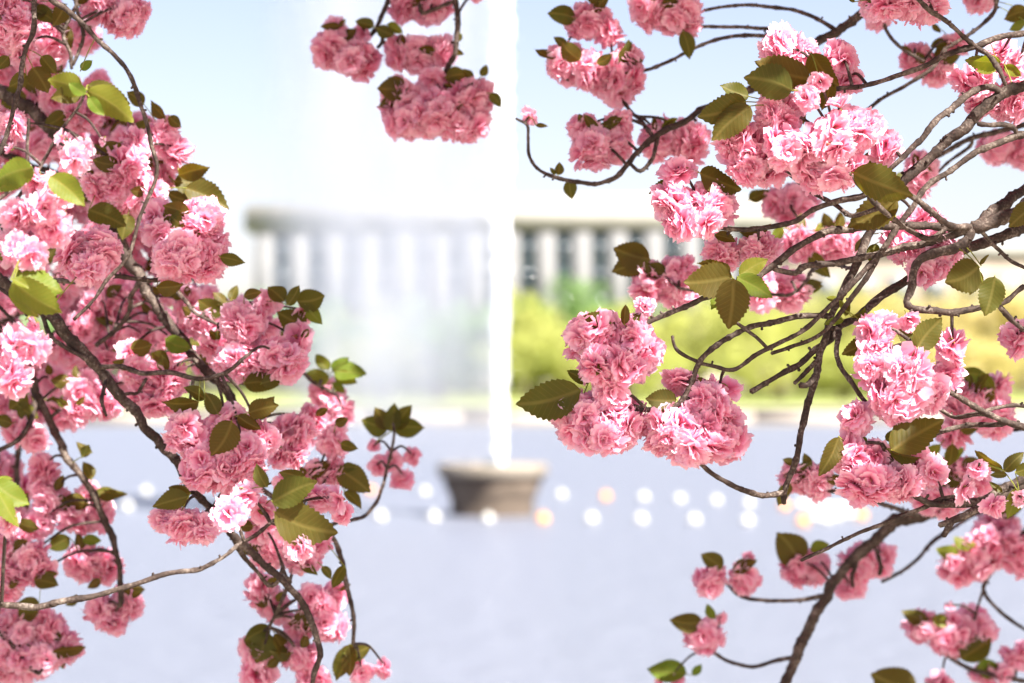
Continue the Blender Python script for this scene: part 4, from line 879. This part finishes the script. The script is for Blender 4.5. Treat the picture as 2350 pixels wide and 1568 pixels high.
for yy_ in range(20, 1560, 66):
    for xx_ in range(15, int(left_edge(yy_)) - 40, 74):
        if rng.uniform() < .85:
            x_, y_ = xx_ + rng.uniform(-22, 22), yy_ + rng.uniform(-20, 20)
            dd_ = rng.uniform(4.6, 4.9); add_cluster(TL, (x_, y_, rng.uniform(44, 62), rng.uniform(40, 58), dd_, 0))
            if rng.uniform() < .6:
                a_ = rng.uniform(0, 6.28); LV_FILL.append((x_ + 20 * math.cos(a_), y_ - 15, x_ + 75 * math.cos(a_), y_ - 20 + 50 * math.sin(a_), dd_ - .03, 1.2, 0))

# leaves set by hand: base x, y, tip x, y, depth, width factor, 0 bronze 1 young, facing (-1 seen from below / 1)
LV_R = [
 (1332,895,1182,928,3.62,1.0,0),(1350,880,1300,850,3.66,.8,0),(1402,742,1318,740,3.64,1.15,0),(1432,745,1437,698,3.64,.8,0),(1440,748,1478,715,3.66,.8,0),(1420,748,1400,708,3.66,.8,0),(1370,860,1385,820,3.6,.6,0),
 (1679,634,1567,648,3.64,1.25,0),(1684,640,1671,756,3.60,1.15,0),(1692,636,1772,684,3.62,.9,1),(1697,632,1762,596,3.64,1.0,1),(1668,642,1632,712,3.68,.9,1),(1675,628,1600,600,3.66,.9,0),
 (1552,918,1480,916,3.66,1.3,0),(1575,880,1620,870,3.7,.9,0),(1606,398,1706,432,3.66,1.15,0),(1562,428,1488,446,3.68,1.0,0),(1575,440,1530,400,3.68,.8,0),(1640,540,1690,555,3.72,.9,0),(1700,535,1770,515,3.74,.9,0),
 (1712,234,1600,268,3.62,1.1,0),(1722,244,1632,322,3.60,1.0,0),(1718,222,1652,196,3.66,1.1,0),(1818,208,1706,178,3.58,1.25,0),(1856,182,1726,144,3.62,1.0,0),(1862,122,1926,196,3.60,1.5,0),(1905,186,1888,256,3.62,1.1,0),(1830,250,1845,285,3.66,1.2,0),(1815,130,1740,130,3.8,.7,0),
 (1958,397,2097,450,3.60,1.0,0),(2060,458,1944,522,3.64,1.0,0),(2052,478,2000,512,3.66,1.1,1),(2000,350,1985,400,3.7,1.0,0),
 (2246,612,2168,648,3.66,1.7,0),(2248,622,2226,678,3.66,.8,0),(2283,636,2260,727,3.62,1.15,0),(2250,608,2270,585,3.68,.7,0),(2010,560,2000,610,3.8,1.0,0),(1985,540,1960,580,3.8,.9,0),
 (2104,800,2160,730,3.62,1.2,0),(2098,798,2060,745,3.66,1.0,0),(2005,782,1934,816,3.68,1.0,0),(1972,735,1985,705,3.7,.9,0),(2150,790,2120,740,3.68,.9,0),
 (2046,1034,2166,970,3.60,1.15,0),(2042,1036,2112,1052,3.63,1.1,0),(2032,1010,2075,985,3.66,1.0,0),(1925,1003,1878,1092,3.64,.8,0),(1990,1015,1960,995,3.7,.9,0),
 (2300,1078,2237,1034,3.60,.9,0),(2305,1082,2350,1038,3.60,.9,0),(2330,1120,2312,1192,3.62,.9,1),(2310,1090,2270,1090,3.62,.8,0),(2330,1085,2390,1070,3.62,.9,0),(2340,1130,2380,1160,3.62,.9,0),(2300,1130,2270,1105,3.64,.7,0),
 (2375,470,2318,522,3.64,1.1,0),(2296,142,2214,138,3.72,1.1,1),(2290,150,2240,165,3.74,1.0,1),(2305,150,2345,175,3.74,.9,1),
 (2360,25,2303,45,4.4,1.4,0),(2355,50,2315,70,4.4,1.2,1),(1492,596,1407,570,4.27,1.35,0),(1486,602,1404,624,4.27,1.2,0),(1282,402,1284,372,4.15,1.3,0),(1306,414,1313,458,4.15,1.3,0),(1275,400,1262,385,4.15,1.0,0),
 (1370,300,1340,262,4.18,.9,0),(1392,290,1430,268,4.2,1.0,0),(1385,300,1370,345,4.15,1.3,0),(1520,290,1555,270,4.3,1.0,1),(1535,285,1510,268,4.3,.9,0),
 (1330,138,1288,95,4.25,1.4,0),(1300,110,1270,85,4.3,1.0,0),(1430,128,1478,138,4.3,1.1,0),(1420,180,1445,165,4.3,1.0,0),(1375,5,1340,-10,4.3,1.0,0),(1520,15,1560,-10,4.3,1.0,0),
 (1960,5,1945,-10,4.0,1.0,0),(2010,-5,1985,15,3.9,1.0,0),(2120,145,2095,120,4.4,1.0,0),(2140,55,2160,75,4.2,.9,0),(1720,460,1765,440,4.3,1.2,0),(1870,530,1920,520,4.4,1.0,1),(1795,520,1770,560,4.4,1.0,1),(2100,380,2140,395,4.3,1.1,0),
 (1658,1304,1608,1272,4.68,1.3,0),(1682,1312,1738,1288,4.7,1.0,0),(1612,1428,1537,1422,4.72,1.1,0),(1640,1420,1622,1385,4.75,1.0,1),(1834,1296,1782,1222,4.75,1.5,0),(1860,1262,1905,1250,4.8,1.2,1),(1575,1545,1484,1535,4.9,1.1,1),(1590,1550,1610,1525,4.9,1.1,1),(2105,1578,2000,1545,4.85,1.3,0),(2200,1278,2148,1262,4.9,1.2,1),(2205,1255,2240,1250,4.9,1.4,1),(2215,1262,2190,1230,4.9,1.2,1),
 (2205,1512,2275,1462,4.9,1.3,0),(2130,1430,2068,1402,4.95,1.0,0),(2140,1418,2180,1440,4.95,1.2,1),(2240,1530,2300,1540,5.0,1.2,1),(2120,1060,2160,1020,4.4,1.1,1),(2170,1060,2215,1030,4.45,1.2,1),(2260,860,2200,850,4.4,1.2,1),(2280,890,2250,850,4.4,1.0,1),(2200,1150,2150,1180,4.5,1,0),(1860,1070,1845,1040,4.3,1.2,0),(1830,1065,1795,1055,4.3,1.1,0),(1885,1060,1900,1040,4.3,1.1,0),(2290,1180,2350,1160,4.9,1.2,0),
 (1925,690,1895,683,3.7,.8,1),(1945,720,1925,690,3.7,.8,1),(1940,725,1950,690,3.7,.8,0),(1935,735,1890,745,3.7,.7,1),(1955,728,1985,720,3.7,.6,0),(1230,288,1258,290,4.15,.7,0),
 (935,202,865,203,4.4,1.5,0),(915,225,868,245,4.45,1.0,0),(1105,175,1117,148,4.45,1.2,0),(1085,180,1060,160,4.45,1.2,0),(1125,215,1150,248,4.42,1.1,0),(865,65,905,80,4.5,1.2,0),(858,60,815,48,4.5,1.2,0),(890,55,925,75,4.5,1.1,1),(780,60,735,60,4.5,.8,0),(1040,115,1065,125,4.45,1.0,0),(1060,80,1040,100,4.5,.9,0),
]
LV_L = [
 (190,206,107,184,3.34,1.15,1),(186,214,116,226,3.36,1.1,0),(200,208,306,282,3.36,.95,1),(204,222,240,266,3.35,.9,1),(202,196,300,240,3.38,.95,0),(186,160,212,138,3.6,1.2,1),(196,216,158,190,3.33,1.0,1),
 (74,386,-12,418,3.30,1.15,1),(60,400,-10,440,3.32,1.0,1),(116,405,194,474,3.30,1.0,1),(35,622,148,668,3.32,1.1,1),(30,648,140,722,3.30,1.1,1),(26,656,88,732,3.31,.9,1),(26,640,68,664,3.28,.8,1),(15,600,-10,580,3.35,1,1),
 (-12,1108,68,1158,3.34,1.1,1),(-4,1130,46,1208,3.33,.9,1),(-6,1100,30,1100,3.36,1,1),
 (630,1176,776,1222,3.46,1.1,0),(625,1152,731,1104,3.46,1.0,0),(612,1118,588,1064,3.48,1.0,0),(640,1170,680,1200,3.5,1.2,0),(610,1180,590,1170,3.5,.8,0),(640,1140,700,1160,3.5,1,0),
 (532,968,484,1048,3.88,1.3,0),(456,922,370,924,3.9,1.1,0),(470,915,420,890,3.95,1.0,0),(570,948,640,930,3.95,1.1,0),(545,955,600,985,3.95,.9,0),(590,960,630,910,4.0,1.0,0),(500,950,470,900,4.0,1.2,0),
 (776,1076,848,1130,3.95,1.2,0),(790,1128,830,1168,4.0,.9,0),(700,1100,640,1085,4.0,1.0,0),(710,1095,760,1060,4.2,1.1,0),(432,1140,352,1166,3.94,1.1,0),(436,1134,386,1118,3.95,1.2,0),(770,975,800,960,4.25,1.3,0),
 (890,985,832,962,4.58,1.4,0),(905,985,975,978,4.58,1.5,0),(897,990,905,925,4.6,1.1,0),(888,985,860,935,4.62,1.2,0),(910,985,945,930,4.62,1.1,0),
 (755,872,698,858,4.5,1.2,1),(766,852,842,862,4.5,1.2,1),(762,880,792,902,4.5,1.1,1),(762,850,800,820,4.5,1.2,1),(755,848,725,812,4.55,1.1,1),(768,860,820,880,4.52,1.1,1),
 (652,692,614,658,4.1,1.4,0),(682,692,746,678,4.1,1.4,0),(700,748,636,716,4.08,1.4,0),(660,700,690,655,4.12,1.1,0),(510,722,454,688,4.2,1.4,0),(560,680,600,670,4.1,1.1,0),(700,700,740,745,4.2,1.0,1),(520,700,490,670,4.2,1.3,0),(530,690,545,655,4.2,1.1,0),
 (425,432,526,480,4.15,1.0,0),(400,416,484,432,4.18,1.3,0),(410,402,482,384,4.2,1.1,0),(388,268,416,292,4.25,1.3,0),(380,270,345,230,4.25,1.1,0),(420,440,500,470,4.2,1.2,0),(430,460,380,440,4.2,1.1,0),
 (275,328,226,402,4.0,1.25,0),(204,482,290,520,3.95,1.1,0),(380,480,425,520,3.95,1.3,0),(400,500,370,520,3.95,1.2,0),(445,520,470,500,3.9,1.0,1),(455,545,440,510,3.9,.9,1),(75,155,110,215,4.1,1.4,0),(60,170,20,200,4.1,1.3,0),(95,130,130,170,4.1,1.3,0),(130,60,165,110,4.1,1.3,0),(20,130,-10,160,4.1,1.2,0),(110,20,60,40,4.15,1.3,0),(150,10,120,60,4.1,1.2,0),(260,240,215,210,4.2,1.4,0),(330,240,290,210,4.2,1.2,0),(60,220,0,240,4.3,1.4,0),(150,260,100,290,4.3,1.3,0),
 (360,660,420,655,4.1,1.2,0),(130,690,90,660,4.1,1.2,0),(150,480,90,520,4.0,1.3,0),(160,500,130,545,4.0,1.2,0),(300,800,350,790,4.2,1.4,0),(350,810,390,840,4.15,1.2,0),(380,780,440,800,4.2,1.2,1),(560,880,640,885,4.0,1.1,0),(600,880,650,870,4.05,1.1,0),
 (610,1450,588,1522,4.35,1.5,0),(630,1455,660,1520,4.35,1.1,0),(620,1440,560,1470,4.4,1.1,0),(802,1480,800,1552,4.35,1.4,0),(790,1500,852,1482,4.38,1.2,0),(810,1490,770,1560,4.38,1.2,0),(790,1300,760,1350,4.3,1.1,0),(740,1300,760,1330,4.3,1.0,0),(690,1300,730,1320,4.3,.9,0),
 (216,1128,292,1130,4.4,1.1,0),(210,1100,190,1060,4.45,1.2,0),(160,1235,110,1260,4.45,1.3,0),(190,1240,235,1240,4.45,1.0,1),(80,1330,135,1345,4.35,1.3,0),(60,1240,30,1270,4.35,1.3,0),(40,1200,90,1215,4.4,1.2,0),(90,1390,40,1385,4.4,1.3,0),(190,1050,205,1020,4.4,1.2,0),(210,1040,175,1015,4.4,1.0,0),(60,900,20,940,4.4,1.3,0),(40,930,90,960,4.4,1.2,0),(300,1345,330,1350,4.5,1,0),(180,1370,150,1390,4.5,1.2,0),(230,1330,200,1350,4.5,1.1,0),(55,1420,90,1400,4.45,1.2,0),
]
NO = 0
def add_leaf(T_, L_):
    bx, by, tx, ty, d, w, young = L_
    if d >= 3.9:
        c_ = min(T_.clusters, key=lambda k: math.dist(k.xy, (bx, by)) + 250 * abs(k.d - d))
        if math.dist(c_.xy, (bx, by)) < 130: d = c_.d - .025
    tilt = rng.uniform(-.35, .35)
    ln = math.hypot(tx - bx, ty - by) * d / FS
    b = np.array(P(bx, by, d)); t = np.array(P(tx, ty, d + ln * tilt))
    Y = t - b; ln = np.linalg.norm(Y); Y = Y / ln
    view = unit(camn - b); Z = view - Y * (view @ Y); Z = unit(Z); 
    roll = rng.normal() * .38
    X = np.cross(Y, Z); Z2 = Z * math.cos(roll) + X * math.sin(roll)
    if rng.uniform() < .5: Z2 = -Z2
    X = np.cross(Y, Z2)
    M = Matrix(np.column_stack([X * ln * w, Y * ln, Z2 * ln]).tolist()).to_4x4()
    T_.leaves.append((b, M, int(young), d))
for l in LV_R: add_leaf(TR, l)
for l in LV_L + LV_FILL: add_leaf(TL, l)

def extra_leaves(T_):
    n = 0
    for k in list(T_.clusters):
        if 4.0 <= k.d < 4.6 and k.kind == 0 and rng.uniform() < .75 and len(T_.leaves) < 292:
            for _ in range(1 + (rng.uniform() < .35)):
                a_ = rng.uniform(.15, math.pi - .15) if rng.uniform() < .75 else rng.uniform(0, 6.28)
                r_ = k.a * FS / k.d; x, y = k.xy
                add_leaf(T_, (x + r_ * .45 * math.cos(a_), y - r_ * .45 * math.sin(a_), x + r_ * 1.5 * math.cos(a_), y - r_ * 1.35 * math.sin(a_) + 14, k.d - .01, rng.uniform(.9, 1.35), 0)); n += 1
    return n
extra_leaves(TR); extra_leaves(TL)
def place(T_):
    fl = T_.flow
    # the blossoms that show largest become objects of their own, the rest one mass
    order = sorted(fl, key=lambda f: (0 if f['vis'] > .15 else 1, f['d'] - .5 * f['vis']))
    for i, f in enumerate(order): f['own'] = i < 300
    rest = MB()
    for k in T_.clusters:
        own = [f for f in k.fl if f['own']]
        name = 'blossom_cluster'
        mb = MB()
        q, s, r = k.twig
        L_ = np.linalg.norm(s - q)
        mid = (q + s) / 2 + np.array([0, 0, min(.02, L_ * .12)])
        pts, _ = catmull([q, mid, s, s + unit(k.p - q) * .006], .006)
        mb.tube(pts - k.p, max(r, .0016), .0016, 7, 0)
        for (a, e, rr, drop) in k.stalks:
            m_ = (a + e) / 2 + np.array([0, 0, .004]) + (rng.normal(size=3) * .003)
            pts, _ = catmull([a, m_, e], .008)
            mb.tube(pts - k.p, rr * 1.1, rr, 4, 1)
        o = link(name, mb.mesh(name, [M_BARK, M_STALK], True, True), T_.o, k.p - T_.base)
        k.o = o
        for f in own:
            z = Vector(f['n'].tolist()); qn = z.to_track_quat('Z', 'Y') @ Quaternion((0, 0, 1), f['roll'])
            me = random.choice(SMESH if f['single'] else FMESH)
            b = link('blossom', me, o, f['p'] - k.p)
            b.rotation_mode = 'QUATERNION'; b.rotation_quaternion = qn; b.scale = (f['s'],) * 3
        for f in k.fl:
            if f['own']: continue
            V, F, Tn = random.choice(FLS if f['single'] else FLL if f['d'] > 4.7 or f['vis'] < -.6 else FLM)
            z = Vector(f['n'].tolist()); Rm = np.array((z.to_track_quat('Z', 'Y') @ Quaternion((0, 0, 1), f['roll'])).to_matrix())
            t2 = Tn.copy(); t2[:, 2] = rng.uniform()
            rest.add((V * f['s']) @ Rm.T + f['p'] - T_.base, F, 0, t2)
    if rest.V: link('blossom_mass', rest.mesh('blossom_mass', M_PETAL, True, True), T_.o, kind='stuff')
    cen = np.array([k.spur for k in T_.clusters])
    for (b, M, young, d) in T_.leaves:
        i = int(np.linalg.norm(cen - b, axis=1).argmin()); dc = np.linalg.norm(cen[i] - b)
        db, q, key, rr = T_.nearest(b)
        if dc < db + .01: par, tgt, org = T_.clusters[i].o, cen[i], T_.clusters[i].p
        else: par, tgt, org = T_.br[key][2], q, T_.base
        o = link('leaf', random.choice(LMESH[young]), par, b - org)
        o.matrix_local = Matrix.Translation(Vector((b - org).tolist())) @ M
        mb = MB(); m_ = (b + tgt) / 2 + np.array([0, 0, .003])
        pts, _ = catmull([tgt, m_, b + (b - tgt) * .05], .008)
        # petiole in the leaf's own frame
        Mi = np.array(o.matrix_local.inverted())
        loc = (np.c_[pts - org, np.ones(len(pts))] @ Mi.T)[:, :3]
        pw = np.c_[pts - org]
        V, F = tube_geo(pw, np.full(len(pw), .0009), 4)
        V = (np.c_[V, np.ones(len(V))] @ Mi.T)[:, :3]
        link('petiole', mesh_np('petiole', V, F, M_STALK), o) if par.parent is None else link('petiole', mesh_np('petiole', (np.c_[V, np.ones(len(V))] @ np.array(o.matrix_local).T)[:, :3], F, M_STALK), par)
place(TR); place(TL)

# ------------------------------------------------------------------ unseen crowns overhead, shaped to shade the blossoms and leave chosen spots sunlit
for (x, y, d, rr) in [(130,440,3.34,.10),(60,560,3.34,.13),(40,850,3.35,.13),(200,230,3.35,.10),(20,1170,3.35,.06),(350,390,3.47,.03),(320,500,3.47,.03),(240,650,3.48,.03),(150,20,3.45,.03),(200,1370,3.45,.05),(60,1388,3.45,.05),(340,1332,3.45,.03),(580,1230,3.48,.02),(525,1180,3.48,.025),
                      (90,690,3.32,.07),(2300,150,3.82,.06),(2240,190,3.8,.06),(2230,275,3.72,.03),(2150,350,3.72,.03),(2250,350,3.7,.02),(2306,290,3.68,.02),(1820,330,3.58,.022),(1790,370,3.6,.022),(2010,830,3.63,.018),(2030,925,3.6,.025),(2130,620,3.7,.025),(1900,550,4.35,.05),(1557,392,3.66,.02),(1510,955,3.66,.022),(2110,520,3.7,.02),(1880,540,3.68,.02),(1950,530,3.68,.02),(2090,480,3.68,.02),(2200,1290,4.9,.03),(2100,1440,4.95,.03),(770,930,4.58,.05),(405,350,4.2,.03),(235,930,4.4,.03),(80,1000,4.4,.025),(2170,950,3.68,.015),(1810,1110,3.72,.015),(1640,805,3.66,.02),(1800,100,3.74,.03)]:
    SUN_SPOTS.append((np.array(P(x, y, d)), rr))
s_ = np.array(SUN)
def crown(T_, box, n, keep):
    mb = MB(); lo, hi = np.array(box[0]), np.array(box[1]); cnt = 0
    for i in range(n):
        c = lo + (hi - lo) * rng.uniform(size=3)
        if not keep(c): continue
        # stay clear of what the camera sees
        v = c - camn; dep = v @ np.array(FWD)
        if dep > 0 and abs(v[0]) < .235 * dep + .16 and v[2] < .19 * dep + .14: continue
        rad_ = .085
        ok = True
        t = (c[1] - 3.4) / s_[1]
        if t > 0:
            q = c - s_ * t
            if q[0] < -.56 and q[2] > 2.0: continue  # gap kept open for sun on the left front blossoms
        for p, rr in SUN_SPOTS:  # clumps that would block the sun to these points are left out
            w = c - p; t = w @ s_
            if t > 0 and np.linalg.norm(w - t * s_) < rad_ * .8 + rr: ok = False; break
        if not ok: continue
        cnt += 1
        for j in range(5):
            u = unit(rng.normal(size=3)); V, F, Tn = FLL[rng.integers(0, 4)]
            nrm = Vector((u * .8 + np.array([0, 0, -.2])).tolist()); Rm = np.array((nrm.to_track_quat('Z', 'Y')).to_matrix())
            t2 = Tn.copy(); t2[:, 2] = rng.uniform()
            mb.add((V * 1.4) @ Rm.T + c + u * rad_ * .6 - T_.base, F, 0, t2)
        for j in range(4):
            V, F, Tn = LLO[rng.integers(0, 3)]
            u = unit(rng.normal(size=3) + np.array([0, 0, .3])); Rm = np.array(Vector(u.tolist()).to_track_quat('Y', 'Z').to_matrix())
            mb.add((V * .11) @ Rm.T + c + u * .03 - T_.base, F, 1, Tn)
    link('crown', mb.mesh('crown', [M_PETAL, M_LEAF], True, True), T_.o, kind='stuff')
    return cnt
nR = crown(TR, ((-.9, 1.4, 3.4), (3.2, 5.4, 4.7)), 1600, lambda c: c[0] > -.75 + .25 * abs(c[1] - 3))
nL = crown(TL, ((-4.2, 2.6, 2.7), (-.9, 5.8, 4.4)), 420, lambda c: True)
